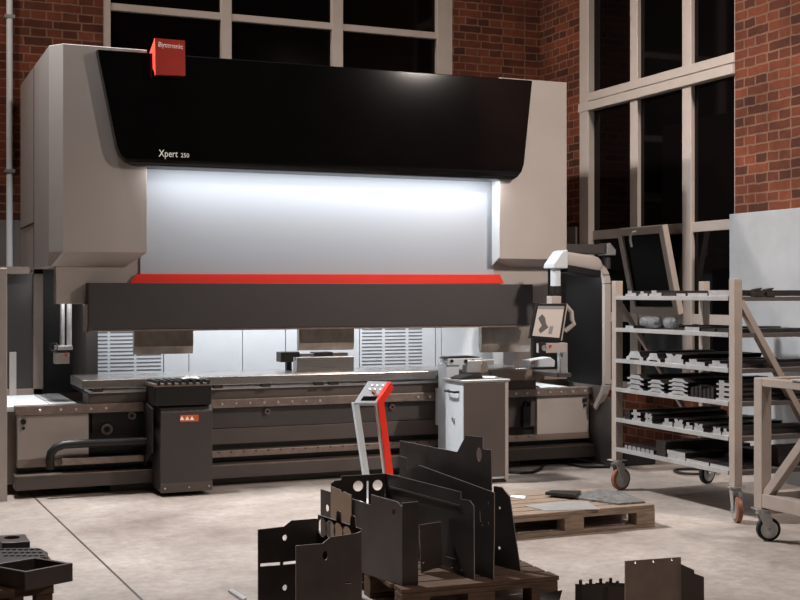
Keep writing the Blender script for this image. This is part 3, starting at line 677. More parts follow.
def tbar(kind, yc, w, z, hgt, L, label, group, end='steel_b', x0=None, body='steel_d', name='bending_tool'):
    x0 = XF + .012 if x0 is None else x0
    mb = MB(); poly = [(a + 0, b) for a, b in PRO[kind](w, hgt)]
    n = len(poly)
    mb.v = [(0, a, b) for a, b in poly] + [(L, a, b) for a, b in poly]
    mb.f = [tuple(range(n)), tuple(range(2 * n - 1, n - 1, -1))] + [(i, n + i, n + (i + 1) % n, (i + 1) % n) for i in range(n)]
    mb.mi = [1, 1] + [0] * n
    o = mb.build(name, [body, end], None, loc=(x0, yc, z), local=True)
    tag(o, label, 'bending tool', group); return o
def shelf_stack(si, shelf, px0, px1, n, hpx, kind, place, end='steel_b', L=.74, jit=.01, cat=None, x0=None):
    """n equal bars piled up between two picture columns, hpx: height of the pile in the picture"""
    px0 = max(px0, 623.5); px1 = min(px1, 728.0)
    ya, yb_ = yX(px0, XF), yX(px1, XF); yc = (ya + yb_) / 2; w = abs(ya - yb_)
    dd = XF * S + yc * CO; hh = hpx * dd / F / n; z = SH[si] + .0045 if (x0 is None or x0 < XF + .02) else SH[si] + .001
    for k in range(n):
        lvl = '' if n == 1 else (', top of pile' if k == n - 1 else (', bottom of pile' if k == 0 else ', ' + ords[k] + ' from pile bottom'))
        sil = 'silver ' if end == 'steel_b' else 'dark '
        tbar(kind, yc + random.uniform(-jit, jit) * (1 if k else .2), w * random.uniform(.96, 1), z + k * hh, hh * .97, L * random.uniform(.9, 1.05), sil + LOOK[kind] + ', ' + place + ', ' + shelf + lvl, 'bending tools on the ' + shelf, end, x0)
T1, T2, T3, T4, T5, T6 = 'top rack shelf', 'second rack shelf', 'third rack shelf', 'fourth rack shelf', 'fifth rack shelf', 'lowest rack shelf'
for i, (a, b, hp) in enumerate(((624, 635, 5), (637, 646, 4.5), (647.5, 660, 5.5))): shelf_stack(0, T1, a, b, 1, hp, 'rail', ords[i] + ' from left', L=.5)
shelf_stack(0, T1, 661, 674, 1, 3, 'slab', 'fourth from left', 'steel_d'); shelf_stack(0, T1, 675, 684, 1, 2.5, 'slab', 'fifth from left'); shelf_stack(0, T1, 686, 706, 1, 3, 'slab', 'sixth from left', 'steel_b'); shelf_stack(0, T1, 707, 730, 1, 6, 'slab', 'thick one at the right end')
shelf_stack(1, T2, 624, 632, 1, 2.5, 'slab', 'leftmost'); shelf_stack(1, T2, 683, 698, 1, 4, 'slab', 'right of the plastic-wrapped rolls'); shelf_stack(1, T2, 699.5, 714, 1, 3, 'slab', 'second right of the plastic-wrapped rolls', 'steel_d'); shelf_stack(1, T2, 715.5, 730, 1, 3.5, 'slab', 'at the right end', 'steel_d')
for i, (a, b, hp, k, n) in enumerate(((624.5, 642, 9, 'hat', 1), (645, 659, 8.5, 'hat', 1), (663.5, 682, 9.5, 'die', 1), (684, 703.5, 6, 'rail', 1), (707, 726, 6.5, 'rail', 1))): shelf_stack(2, T3, a, b, n, hp, k, ords[i] + ' from left')
for i, (a, b, hp, k, n) in enumerate(((625.5, 642, 15, 'hat', 3), (646.5, 663, 12.5, 'hat', 3), (667, 686.5, 16.5, 'hat', 4))): shelf_stack(3, T4, a, b, n, hp, k, ords[i] + ' pile from left', jit=.006)
for i in range(6): shelf_stack(3, T4, 689.2 + i * 4, 692.2 + i * 4, 1, 10.5 + (i % 3) * 1.5, 'knife', ords[i] + ' from left', 'steel_d', jit=0)
shelf_stack(3, T4, 714.5, 731, 4, 20, 'rail', 'rightmost pile', jit=.006)
for i, (a, b, hp, k, n) in enumerate(((620.8, 629, 9.5, 'die', 2), (630.5, 639.5, 11, 'rail', 2), (643.5, 651, 9.5, 'die', 2), (661, 671, 7.5, 'rail', 1), (672, 682, 8.5, 'die', 1), (683, 691, 7, 'rail', 1), (692.5, 702, 7.5, 'die', 1), (711, 719.5, 7, 'die', 1), (720.5, 730, 7, 'rail', 1))):
    shelf_stack(4, T5, a, b, n, hp, k, ords[i] + (' pile' if n > 1 else '') + ' from left', end='steel_d' if i == 0 else 'steel_b')
for i in range(7): shelf_stack(5, T6, 622 + i * 4.4, 625.8 + i * 4.4, 1, 4.5, 'knife', ords[i] + ' small bar from left', 'zinc', L=.4, jit=0)
shelf_stack(5, T6, 655, 664.5, 5, 15, 'slab', 'pile beside the small bars', 'steel_d')
shelf_stack(5, T6, 666, 684, 2, 8, 'slab', 'first pale flat pile', L=.36); shelf_stack(5, T6, 685, 707.5, 1, 3, 'slab', 'second pale flat piece', L=.36); shelf_stack(5, T6, 708.5, 731, 1, 3, 'slab', 'rightmost pale flat piece', L=.36)
shelf_stack(5, T6, 688, 709, 3, 13, 'slab', 'back middle pile', 'steel_d', L=.3, x0=XF + .42); shelf_stack(5, T6, 714, 731, 4, 20, 'slab', 'back right pile', 'steel_d', L=.3, x0=XF + .42)
# long dark sections lying behind on shelves three to five, seen through the right end
for si, sh, nn, yy in ((2, T3, 2, RY0 + .11), (3, T4, 3, RY0 + .12), (4, T5, 2, RY0 + .11)):
    pass
# plastic-wrapped rolls on the second shelf
for i, (a, b, hp) in enumerate(((638.5, 657, 12), (662, 673.5, 12))):
    ya, yb_ = yX(a, XF + .1), yX(b, XF + .1); r = .5 * hp * (XF * S + ya * CO) / F
    rr = MB().lathe((0, ya, r), (0, -1, 0), [(0, r * .35), (.008, r * .55), (.03, r * .95), (.05, r), (abs(ya - yb_) * .45, r * .9), (abs(ya - yb_) * .55, r), (abs(ya - yb_) - .03, r * .95), (abs(ya - yb_) - .006, r * .5), (abs(ya - yb_), r * .3)], 20)
    o = rr.build('wrapped_roll', 'wrap', None, smooth=True, loc=(XF + .13, 0, SH[1] + .005), local=True)
    tag(o, ('larger' if i == 0 else 'smaller') + ' plastic-wrapped roll on the second shelf of the tool rack', 'roll', 'plastic-wrapped rolls')
# black clamps lying on the end of the top shelf
for i, a in enumerate((757, 768.5)):
    p_ = onY(a, 291, RY0 + .03)
    c = MB().box(-.035, .035, -.025, .025, 0, .03).prism([(-.035, .03), (-.01, .03), (.03, .052), (.03, .06), (-.035, .05)], 'y', -.02, .02).build('clamp', 'steel_d', None, .003, loc=(p_[0], RY0 + .03, SH[0] + .0005), local=True)
    tag(c, ('left' if i == 0 else 'right') + ' one of two dark clamps on the top rack rail at right', 'clamp', 'clamps on the rack end')
# ================================================================== SECOND TROLLEY, cut by the right frame edge
XT = 4.95; TY1 = 6.1; TY0 = 4.6; TX1 = 5.45; TP = .075
zt_ = zX(760, 378, XT); zlow = zX(768, 495, XT)
tr = empty('frame_trolley', (5.2, 5.35, 0)); tag(tr, 'low taupe square-tube trolley with diagonal brace, cut by right picture edge', 'trolley')
for x, y in ((XT, TY1 - TP), (XT, TY0), (TX1 - TP, TY1 - TP), (TX1 - TP, TY0)): MB().box(x, x + TP, y, y + TP, .2, zt_).build('post', 'rack', tr, .005)
for x in (XT, TX1 - TP):
    MB().box(x, x + TP, TY0 + TP, TY1 - TP, zt_ - .05, zt_).build('top_rail', 'rack', tr, .004); MB().box(x, x + TP, TY0 + TP, TY1 - TP, zlow - .085, zlow).build('bottom_rail', 'rack', tr, .004)
for y in (TY0, TY1 - TP):
    MB().box(XT + TP, TX1 - TP, y, y + TP, zt_ - .05, zt_).build('top_rail', 'rack', tr, .004); MB().box(XT + TP, TX1 - TP, y, y + TP, zlow - .085, zlow).build('bottom_rail', 'rack', tr, .004)
zbr_ = zX(800, 440, XT)
yb2_ = yX(800, XT)
MB().bar((XT + TP / 2, TY1 - TP - .01, zlow - .01), (XT + TP / 2, TY1 - TP - .01 - (TY1 - TP - yb2_) * 1.75, zlow + (zbr_ - zlow) * 1.75), .055, .055, (1, 0, 0)).build('brace', 'rack', tr, .004)
caster(tr, XT + TP / 2, TY1 - TP / 2, .2, .072, math.radians(-20), 'black_soft'); caster(tr, XT + TP / 2, TY0 + TP / 2, .2, .072, .3, 'black_soft')
caster(tr, TX1 - TP / 2, TY1 - TP / 2, .2, .072, math.radians(40), 'black_soft'); caster(tr, TX1 - TP / 2, TY0 + TP / 2, .2, .072, 1.0, 'black_soft')
o = MB().box(XT - .01, TX1 + .02, TY0 + .1, TY1 - .34, zt_ + .001, zt_ + .012).build('steel_sheet', 'rack_l', None, .002); tag(o, 'thin pale sheet lying on top of the low trolley at right edge', 'sheet')
# ================================================================== FLOOR: tool cabinet, pedestal, small things on the bed
cy0 = 8.76; cx0, cx1 = xY(463, cy0), xY(508, cy0); zc = zY(465, 380, cy0); cy1 = yX(445.5, cx0)
cb = empty('tool_cabinet', ((cx0 + cx1) / 2, cy0 + .15, 0)); tag(cb, 'narrow light grey tool cabinet with charcoal front, in front of the press brake', 'cabinet')
MB().box(cx0, cx1, cy0, cy1, .03, zc - .02).build('carcass', 'grey_blue', cb, .006)
MB().box(cx0 + .006, cx1 - .03, cy0 - .006, cy0 + .004, .05, zc - .03).build('front_panel', 'char_l', cb, .002)
MB().box(cx1 - .03, cx1, cy0 - .008, cy0 + .004, .02, zc - .02).build('corner_post', 'beige', cb, .002)
MB().box(cx0 - .02, cx1 + .01, cy0 - .02, cy1 + .01, zc - .02, zc).build('top_panel', 'zinc', cb, .004)
ymid = (cy0 + cy1) / 2
MB().tube([(cx0, ymid - .09, zc - .1), (cx0 - .04, ymid - .085, zc - .1), (cx0 - .045, ymid, zc - .1), (cx0 - .04, ymid + .085, zc - .1), (cx0, ymid + .09, zc - .1)], .009, 8).build('handle', 'black', cb, smooth=True)
MB().cyl((cx0, ymid, .5), (cx0 - .015, ymid, .5), .02, 12).build('lock', 'zinc', cb)
MB().box(cx0 + .01, cx1 - .01, cy0 + .01, cy1 - .01, 0, .03).build('plinth', 'black', cb)
# things on and behind the cabinet
def place(mb, name, mats, loc, label, cat, rz=0, bevel=.003, group=None, smooth=False):
    o = mb.build(name, mats, None, bevel, smooth, loc=loc, local=True); o.rotation_euler.z = rz; return tag(o, label, cat, group)
ct = zc + .001
tbk = MB().prism([(-.11, 0), (.11, 0), (.115, .006), (.105, .022), (.02, .034), (-.06, .026), (-.115, .01)], 'y', -.07, .07)
place(tbk, 'folder', 'black_soft', (cx0 + .095, cy0 + .13, ct), 'black folder lying on the tool cabinet', 'folder', .25)
cp = MB()
cp.box(-.075, .075, -.09, .09, 0, .006); cp.cur = 1; cp.box(-.06, .06, -.08, .06, .006, .009); cp.cur = 2; cp.box(-.03, .03, .065, .088, .006, .016)
place(cp, 'clipboard', ['zinc', 'paper', 'steel_d'], (cx0 + .30, cy0 + .16, ct), 'grey clipboard with paper lying on the tool cabinet beside the black folder', 'clipboard', -.5)
# support arm of the machine table behind the cabinet
pa, pb_ = onY(441, 366, 9.34), onY(487, 366, 9.34)
sa2 = empty('support_arm', Vector(((pa[0] + pb_[0]) / 2, 9.3, .9))); sa2.parent = pb; sa2.location = Vector(((pa[0] + pb_[0]) / 2, 9.3, .9)) - org(pb); ORG[sa2.name] = Vector(((pa[0] + pb_[0]) / 2, 9.3, .9))
za = lambda y: zY(460, y, 9.3)
MB().box(xY(444, 9.3), xY(478, 9.3), 9.22, 9.38, za(364.5), za(358)).build('arm_beam', 'grey_blue', sa2, .005)
MB().box(xY(443, 9.3), xY(456, 9.3), 9.24, 9.4, .1, za(363)).build('arm_column', 'grey_blue', sa2, .006)
MB().box(xY(437, 9.42), xY(446, 9.42), 9.36, 9.46, zY(441, 425, 9.42), zY(441, 388, 9.42)).build('junction_box', 'grey_blue', sa2, .005)
MB().box(xY(462, 9.3), xY(476, 9.3), 9.2, 9.3, za(372), za(360)).build('arm_bracket', 'zinc', sa2, .005)
MB().box(xY(478, 9.3), xY(492, 9.3), 9.26, 9.34, za(365), za(360)).build('arm_finger', 'zinc', sa2, .004)
MB().cyl(onY(482, 367, 9.24), onY(482, 367, 9.3), .05, 20).box(xY(475, 9.24), xY(488, 9.24), 9.25, 9.3, za(372), za(362)).build('cam_plate', 'beige_dark', sa2, smooth=True)
for a in (452, 466, 473): MB().cyl(onY(a, 361, 9.225), onY(a, 361, 9.205), .014, 12).build('clamp_knob', 'black', sa2)
place(MB().prism([(-.17, 0), (.17, 0), (.17, .008), (.1, .018), (-.14, .014)], 'y', -.05, .05), 'rule', 'black', (onY(459, 357, 9.3)[0], 9.3, za(358) + .0005), 'black flat bar lying across the grey support arm behind the cabinet', 'bar', .05)
# grey hand box and cable on the right end of the bed
zt2 = ztab
hbx = onY(541, 370, 9.5)
kx_ = empty('control_box', (hbx[0], 9.5, zt2)); tag(kx_, 'tilted light grey control box on the right end of the table below the screen', 'control box')
MB().prism([(xY(530, 9.45), zt2 + .001), (xY(553, 9.45), zt2 + .001), (xY(553.5, 9.45), zt2 + .055), (xY(549, 9.45), zt2 + .085), (xY(527.5, 9.45), zt2 + .062)], 'y', 9.42, 9.56).build('case', 'grey_blue', kx_, .006)
MB().cyl((xY(531, 9.45), 9.42, zt2 + .045), (xY(531, 9.45), 9.405, zt2 + .045), .016, 12).build('button', 'tyre_o', kx_)
rp = onY(556, 376, 9.46)
place(MB().box(-.16, .16, 0, .012, -.03, .06), 'cover_plate', 'beige_dark', (onY(540, 375, 9.405)[0] + .0, 9.402, zt2 - .03 + .03), 'taupe plate standing along the right table end behind cables', 'plate') if False else None
ws = onZ(545, 384, .72)
cab = []
for k in range(26):
    t = k / 25; cab.append((5.32 + .1 * math.sin(t * 11) + .1 * t, 9.66 + .03 * math.cos(t * 7), ZSR + .0085 + .035 * math.sin(t * 9) ** 2))
o = MB().tube(cab, .006, 6).build('cable', 'black_soft', None, smooth=True); tag(o, 'tangled black cable on the white side table right of the bed', 'cable')
# tissue on the support carriage
tp = MB(); nn = 9; random.seed(5)
vs = [(-.07 + .14 * i / nn, -.05 + .1 * j / nn, .004 + .05 * random.random() * (1 - abs(i / nn - .5) * 1.6) * (1 - abs(j / nn - .5) * 1.6)) for i in range(nn + 1) for j in range(nn + 1)]
tp.add(vs, [(i * (nn + 1) + j, (i + 1) * (nn + 1) + j, (i + 1) * (nn + 1) + j + 1, i * (nn + 1) + j + 1) for i in range(nn) for j in range(nn)])
pt_ = onY(191, 378, 9.2); zt3 = bz + .0225
place(tp, 'tissue', 'paper', (pt_[0], 9.22, zt3), 'crumpled white tissue on the black support carriage', 'tissue', bevel=0)
# ---------- pedestal control console with two bent legs
YS = 8.3
pe = empty('pedestal_console', (onY(376, 470, YS)[0], YS + .1, 0)); tag(pe, 'slanted grey pedestal console with red flank, in front of the bed', 'console')
def side(outline, name, mat, Yx, t, lab=None, b=.004):
    pl = [onY(*p, Yx) for p in outline]
    o = MB().prism([(p[0], p[2]) for p in pl], 'y', Yx, Yx + t).build(name, mat, pe, b)
    if lab: o['label'] = lab
    return o
pz = lambda px, py, Y: Vector(onY(px, py, Y))
# the console is a bent plate: slanted head (top), knee, legs sloping down to a round foot
K0 = pz(354, 403, YS); K1 = pz(377, 403, YS); T0 = pz(368, 381, YS + .16); T1_ = pz(391, 381.5, YS + .16)
nrm = (T0 - K0).cross(K1 - K0).normalized(); nrm = nrm if nrm.z > 0 else -nrm
th = nrm * -.03
MB().add([K0, K1, T1_, T0, K0 + th, K1 + th, T1_ + th, T0 + th], [(0, 1, 2, 3), (7, 6, 5, 4), (0, 4, 5, 1), (1, 5, 6, 2), (2, 6, 7, 3), (3, 7, 4, 0)]).build('control_head', 'grey_panel', pe, .004)
def outl(pts, nm, mat, Y0, t, lab=None):
    q = [onY(*p_, Y0) for p_ in pts]
    o = MB().prism([(p_[0], max(p_[2], .016)) for p_ in q], 'y', Y0, Y0 + t).build(nm, mat, pe, .002)
    if lab: o['label'] = lab
outl(((353.7, 403), (359, 403), (373.3, 506), (368.2, 506)), 'leg', 'grey_blue', YS + .01, .05)
outl(((375.2, 402), (378.3, 402), (390.2, 506), (387.2, 506)), 'leg', 'beige', YS + .01, .03)
outl(((377.8, 401), (390.6, 382), (393.7, 386.5), (393, 390), (384.2, 403), (396.7, 506), (389.9, 506)), 'flank', 'red', YS - .002, .06, 'red flank')
def onhead(u, v, up_=.002): return K0.lerp(K1, u).lerp(T0.lerp(T1_, u), v) + nrm * up_
MB().add([onhead(.22, .1), onhead(.85, .1), onhead(.85, .3), onhead(.22, .3), onhead(.22, .1, .0005), onhead(.85, .1, .0005), onhead(.85, .3, .0005), onhead(.22, .3, .0005)], [(0, 1, 2, 3), (7, 6, 5, 4), (0, 4, 5, 1), (1, 5, 6, 2), (2, 6, 7, 3), (3, 7, 4, 0)]).build('display', 'black_gloss', pe)
for u, v in ((.3, .62), (.3, .8), (.52, .62), (.52, .8), (.76, .62), (.76, .8)):
    MB().cyl(onhead(u, v, 0), onhead(u, v, .005), .0085, 12).build('push_button', 'paper', pe)
MB().lathe(onhead(.56, .45, 0), nrm, [(0, .012), (.014, .012), (.014, .018), (.022, .016)], 14).build('stop_button', 'tyre_o', pe)
MB().lathe((xY(382, YS), YS + .06, 0), (0, 0, 1), [(0, .22), (.015, .22), (.022, .2)], 36).build('foot_plate', 'white', pe, smooth=True)
# cable on the floor behind the rack and under the bed
def coil(c, r, n, turns, label, rr=.011):
    pts = [(c[0] + r * (1 + .04 * math.sin(k)) * math.cos(2 * math.pi * k / n), c[1] + r * math.sin(2 * math.pi * k / n) * 1.0, rr + .012 * (k / n)) for k in range(int(n * turns) + 1)]
    o = MB().tube(pts, rr, 8).build('cable', 'black_soft', None, smooth=True); tag(o, label, 'cable')
cc = onZ(700, 473, 0); coil((cc[0] - .05, cc[1]), .17, 24, 1.2, 'black cable coiled on the floor under the tool rack')
pt = [onZ(*q, .02) for q in ((509, 471), (520, 472), (532, 471.5), (540, 468), (545, 462), (560, 461), (585, 466), (610, 466))]
o = MB().tube([(p_[0], p_[1] + .0, .013) for p_ in pt], .012, 8).build('hose', 'black_soft', None, smooth=True); tag(o, 'black hose lying on the floor under the right end of the bed', 'hose')
bq = onZ(600, 465, 0); place(MB().box(-.14, .2, -.12, .12, 0, .12).box(-.1, .16, -.08, .08, .12, .15), 'junction_block', 'black', (bq[0] + .27, bq[1] - .05, 0), 'low black box on the floor beside the left post of the rack', 'box', bevel=.02)
# ================================================================== PALLETS
def pallet(loc, rz, W, D, label, mat='wood', nb=7):
    r = empty('pallet', loc, rz); tag(r, label, 'pallet')
    def bx(nm, *a): return MB().box(*a).build(nm, mat, r, .003, local=True)
    bw = W / 5.2
    for i in range(3):
        y = i * (D - .1) / 2; bx('bottom_board', 0, W, y, y + .1, 0, .022)
        for j in range(3):
            x = j * (W - .14) / 2; bx('block', x, x + .14, y, y + .1, .0225, .1)
        bx('stringer', 0, W, y, y + .1, .1005, .122)
    n = nb; ww = D / n
    rnd = random.Random(int(W * 1000))
    for j in range(n):
        bx('deck_board', 0 + rnd.uniform(-.01, .01), W + rnd.uniform(-.012, .012), j * ww + .008, (j + 1) * ww - .008, .1225, .144)
    return r
pr = onZ(655, 527, 0); pallet((pr[0] - 1.2, pr[1], 0), 0, 1.2, .75, 'weathered wooden pallet on the floor with flat steel sheets on it, left of the rack', 'wood', 6)
PZ = .1445
def sheet_on(pts, z, t, name, mat, label, cat='steel sheet', bevel=.0015):
    q = [onZ(*p_, z) for p_ in pts]; c = Vector((sum(p_[0] for p_ in q) / len(q), sum(p_[1] for p_ in q) / len(q), z))
    o = MB().prism([(p_[0] - c.x, p_[1] - c.y) for p_ in q], 'z', 0, t).build(name, mat, None, bevel, loc=c, local=True); return tag(o, label, cat)
sheet_on(((524, 506), (546, 511), (600, 509.5), (588, 502), (560, 502)), PZ, .004, 'steel_sheet', 'rack_l', 'grey steel sheet lying on the middle of the floor pallet')
sheet_on(((562, 497), (618, 505), (645, 503), (622, 493), (600, 491)), PZ + .001, .012, 'patterned_sheet', 'pattern', 'grey patterned sheet at the right rear of the floor pallet')
sheet_on(((545, 495), (575, 498), (581, 493.5), (552, 493)), PZ + .0135, .02, 'steel_plate', 'steel_d', 'small dark plate at the back of the floor pallet')
sheet_on(((510, 497), (524, 499), (526, 496.5), (512, 495.5)), PZ, .004, 'steel_sheet', 'paper', 'bright white sheet at the left end of the floor pallet')
FPZ = PZ
fp = pallet((2.24, 5.22, 0), math.radians(-3), .8, 1.0, 'dark wooden pallet carrying upright black sheet metal parts in the foreground', 'wood_d', 8)
# ================================================================== UPRIGHT SHEET-METAL PARTS
class Plane:
    """vertical plane through a world point with a horizontal heading (radians from +X)"""
    def __init__(s, P, head): s.P = Vector(P); s.h = Vector((math.cos(head), math.sin(head), 0)); s.n = Vector((math.sin(head), -math.cos(head), 0))
    @staticmethod
    def two(a, b, z=PZ):
        A = Vector(onZ(*a, z)); B = Vector(onZ(*b, z)); d = B - A; return Plane(A, math.atan2(d.y, d.x))
    def pt(s, px, py):
        r = Vector(ray(px, py)); O = Vector((0, 0, H)); t = (s.P - O).dot(s.n) / r.dot(s.n); q = O + r * t
        return ((q - s.P).dot(s.h), q.z)
    def at(s, px, py): a, z = s.pt(px, py); return s.P + s.h * a + Vector((0, 0, z - s.P.z))
def upright(pl, outline, holes, name, mat, label=None, cat='sheet metal part', t=.005, parent=None, zmin=PZ + .0005, group=None, back=0.0):
    o2 = [pl.pt(*p_) for p_ in outline]; o2 = [(a, max(z, zmin)) for a, z in o2]
    h2 = []
    for hh in holes:
        if hh[0] == 'c': c = pl.pt(hh[1], hh[2]); rx = hh[3]; h2.append(circ(c[0], c[1], rx, hh[4] if len(hh) > 4 else rx, 18))
        else: h2.append([pl.pt(*p_) for p_ in hh[1]])
    # keep holes off the outline
    fn = lambda a, b, c: pl.P * 1 + pl.h * a + Vector((0, 0, b - pl.P.z)) - pl.n * (c + back)
    mb = MB().flat(o2, h2, t, fn).edges(pl.n); mat = [mat, 'edge']  # thickness faces get the painted catch-light colour
    if parent is None:
        c = fn(sum(a for a, _ in o2) / len(o2), zmin, 0); o = mb.build(name, mat, None, loc=c)
        if label: tag(o, label, cat, group)
    else:
        o = mb.build(name, mat, parent)
    return o
# folded box, near left on the pallet
pl1 = Plane.two((361, 572), (402, 586))
bxp = upright(pl1, ((321, 489), (331, 492), (331, 500), (352, 507), (352, 498.5), (371, 505), (371.5, 494.5), (398, 502), (402, 507), (402, 586.5), (361, 572.5), (321, 558)),
              (('c', 327.5, 508, .018), ('c', 394, 512, .014), ), 'folded_box', 'sheet_l', 'large folded black sheet metal box side at the front left of the foreground pallet')
plf = Plane.two((402, 586), (417.5, 585)); upright(plf, ((402, 507), (402, 503), (418, 501.5), (418, 585), (402, 586)), (), 'flange', 'sheet', parent=bxp)
# tall plate behind it
pl2 = Plane.two((430, 565), (474, 580))
t2 = upright(pl2, ((385.5, 473.5), (400, 476.5), (461, 492), (461, 499), (470, 500.5), (474, 506), (474.5, 580), (458, 575), (445, 566), (424, 558), (386, 550)),
             (('p', ((446, 553), (456, 557.5), (456, 559.5), (446, 556))), ('c', 452, 566, .01), ('c', 462, 569, .01)), 'folded_plate', 'sheet', 'long black folded plate with white slot, middle of the foreground pallet')
pl2h = Plane(pl2.at(385.5, 550), 0.0)
upright(pl2h, ((331, 483), (334.5, 480.5), (341, 480), (341.5, 476), (385, 473.5), (385, 540), (331, 540)),
        (('c', 358, 486, .028), ('c', 377.5, 485, .028), ('c', 359, 507, .034), ('p', ((366.5, 481), (368.5, 481), (368.5, 508), (366.5, 508))), ('c', 377, 508, .03)), 'flange', 'sheet', parent=t2)
MB().bar(pl2.at(391, 487) + pl2.n * .006, pl2.at(461, 506) + pl2.n * .006, .006, .01).build('bend_line', 'sheet_l', t2)
# inner small plate
pl6 = Plane(Vector(onZ(421, 573, PZ)), math.radians(4)); o = upright(pl6, ((419, 525), (441, 521.5), (442, 566), (421, 573)), (('c', 423, 562, .006),), 'small_plate', 'sheet_l', 'small black plate standing between the folded box and the long folded plate')
# tall rear plate with rising tab
hd = math.atan2(pl2.h.y, pl2.h.x)
pl3 = Plane(pl2.P - pl2.n * .16, hd)
o = upright(pl3, ((400, 440.5), (457.5, 452), (466, 435.5), (483, 437), (483, 449), (491.5, 450), (492.5, 560), (400, 540)), (('c', 479.5, 454.5, .022, .034), ), 'tall_plate', 'sheet', 'tallest black plate with raised tab and oval hole at the rear of the pallet')
pl4 = Plane(pl2.P - pl2.n * .08, hd)
o = upright(pl4, ((400.5, 456), (407, 458), (407, 470), (419, 465), (494.5, 492.5), (494.5, 533), (493.5, 584), (488, 582), (400.5, 550)), (('p', ((480, 511), (482, 511.5), (482.5, 522), (480.5, 521.5))), ('c', 489, 503, .006), ('c', 489, 523, .006), ('c', 483, 525, .005)), 'bracket_plate', 'sheet', 'black bracket plate with small slot and holes, right front of the tall plate')
# leaning dark plate at right
pl5 = Plane(pl2.P - pl2.n * .26 + pl2.h * .0, hd + math.radians(6))
o = upright(pl5, ((494, 486), (502, 487), (510, 497), (521, 573), (514, 577), (493, 568)), (('c', 500, 508, .007), ('c', 499.5, 548, .009)), 'slanted_plate', 'sheet', 'black plate with slanted right edge, rightmost on the foreground pallet')
# cardboard sheet
plk = Plane(pl1.P + pl1.n * .012, math.atan2(pl1.h.y, pl1.h.x)); o = upright(plk, ((331, 486), (341, 490), (342, 492.5), (344, 491.5), (351.5, 495), (351.5, 560), (331, 553)), (), 'cardboard_sheet', 'kraft', 'brown cardboard sheet clipped to the left end of the folded box', 'cardboard', t=.004)
# U-shaped bracket standing on the floor, near left
A_ = Vector((0, 0, H)) + Vector(ray(361.5, 560)) * 5.0
plA = Plane((A_.x, A_.y, 0), math.radians(2)); zmin0 = .0005
ub = upright(plA, ((295.8, 640), (295.8, 545.6), (322.5, 543.5), (330, 537), (356, 533.3), (361.5, 531), (361.5, 640)), (('c', 325, 555.5, .011, .018), ('p', ((345, 582.3), (351, 582), (351, 583.4), (345, 583.7)))), 'bent_bracket', 'sheet_l', 'U-shaped black sheet metal bracket standing on the floor left of the pallet', zmin=zmin0)
plB = Plane((A_.x, A_.y, 0), math.radians(98.7))
e_ = 361.5
upright(plB, ((318.5, 640), (318.3, 514.5), (336.5, 520.5), (337, 512), (338.5, 510.5), (341, 512), (341.5, 522), (350.5, 525), (351, 517), (353, 515), (355.5, 517), (356, 527), (361.5, 529), (361.5, 640)),
        tuple(('c', a, b, .040, .040) for a, b in ((322.7, 527.5), (330.7, 530), (338.6, 532.5), (347.3, 536))), 'web', 'sheet', parent=ub, zmin=zmin0)
Bp = plB.at(318.4, 560)
plC = Plane((Bp.x, Bp.y, 0), math.radians(14.9))
upright(plC, ((258, 640), (258, 529.5), (283.5, 526.5), (291, 520.5), (316, 518.5), (318, 519), (318, 640)), (('c', 284.6, 537.5, .012), ('c', 284.6, 587.5, .012), ('p', ((260, 563.5), (280, 562), (280, 565), (260, 566.5))), ('p', ((283, 562), (296, 560.5), (296, 563.5), (283, 564.8)))), 'side_plate', 'sheet', parent=ub, zmin=zmin0)
# small offcut on the floor, far left of the bracket
o = sheet_on(((228, 592), (232, 590.5), (247, 600), (243, 602)), 0.001, .012, 'steel_offcut', 'rack_l', 'thin pale steel offcut on the floor left of the U-shaped bracket', 'offcut')
# right foreground: open folded box with cut corners
Pr = Vector((0, 0, H)) + Vector(ray(652, 580)) * 5.25
plR = Plane((Pr.x, Pr.y, 0), math.radians(10))
rb = upright(plR, ((625, 561), (680.5, 557), (681.5, 640), (625, 640)), (('c', 635, 562.5, .006), ('c', 653, 561.2, .006), ('c', 671.5, 559.6, .006)), 'folded_sheet', 'sheet_w', 'brown-grey folded sheet with three small holes, bottom right foreground', zmin=zmin0)
plR2 = Plane(plR.at(681, 580) - plR.n * 0.0, math.radians(-38)); plR2.P.z = 0
upright(plR2, ((681, 564), (694, 570), (694.5, 573.5), (704, 577), (704.5, 640), (681.5, 640)), (), 'flange', 'sheet_l', parent=rb, zmin=zmin0)
plR3 = Plane(plR.P + plR.n * .012, math.radians(10))
# stack of ribbed black brackets at the bottom edge
pb2 = Vector(onZ(598, 600, .17))
for k in range(4):
    m_ = MB(); L = .30; hh = .135
    m_.box(0, .024, 0, L, 0, .003).box(0, .003, 0, L, 0, hh)
    for j in range(3): m_.box(.003, .022, .02 + j * .125, .024 + j * .125, 0, hh + .001).box(.0, .02, .02 + j * .125, .034 + j * .125, hh - .001, hh + .022)
    p0 = onZ(573 + k * 10, 583 - k * .6, .135)
    place(m_, 'ribbed_bracket', 'sheet', (p0[0], p0[1] - .02, .001), ords[k] + ' from left of the ribbed black brackets at the bottom edge', 'bracket', math.radians(-130), group='ribbed brackets at the bottom edge')
pq = onZ(552, 577, .145)
m_ = MB(); m_.box(-.5, 0, -.1, 0, 0, .025).box(-.5, .0, -.1, 0, .11, .145).box(-.14, 0, -.1, 0, .025, .11).box(-.5, -.36, -.1, 0, .025, .11)
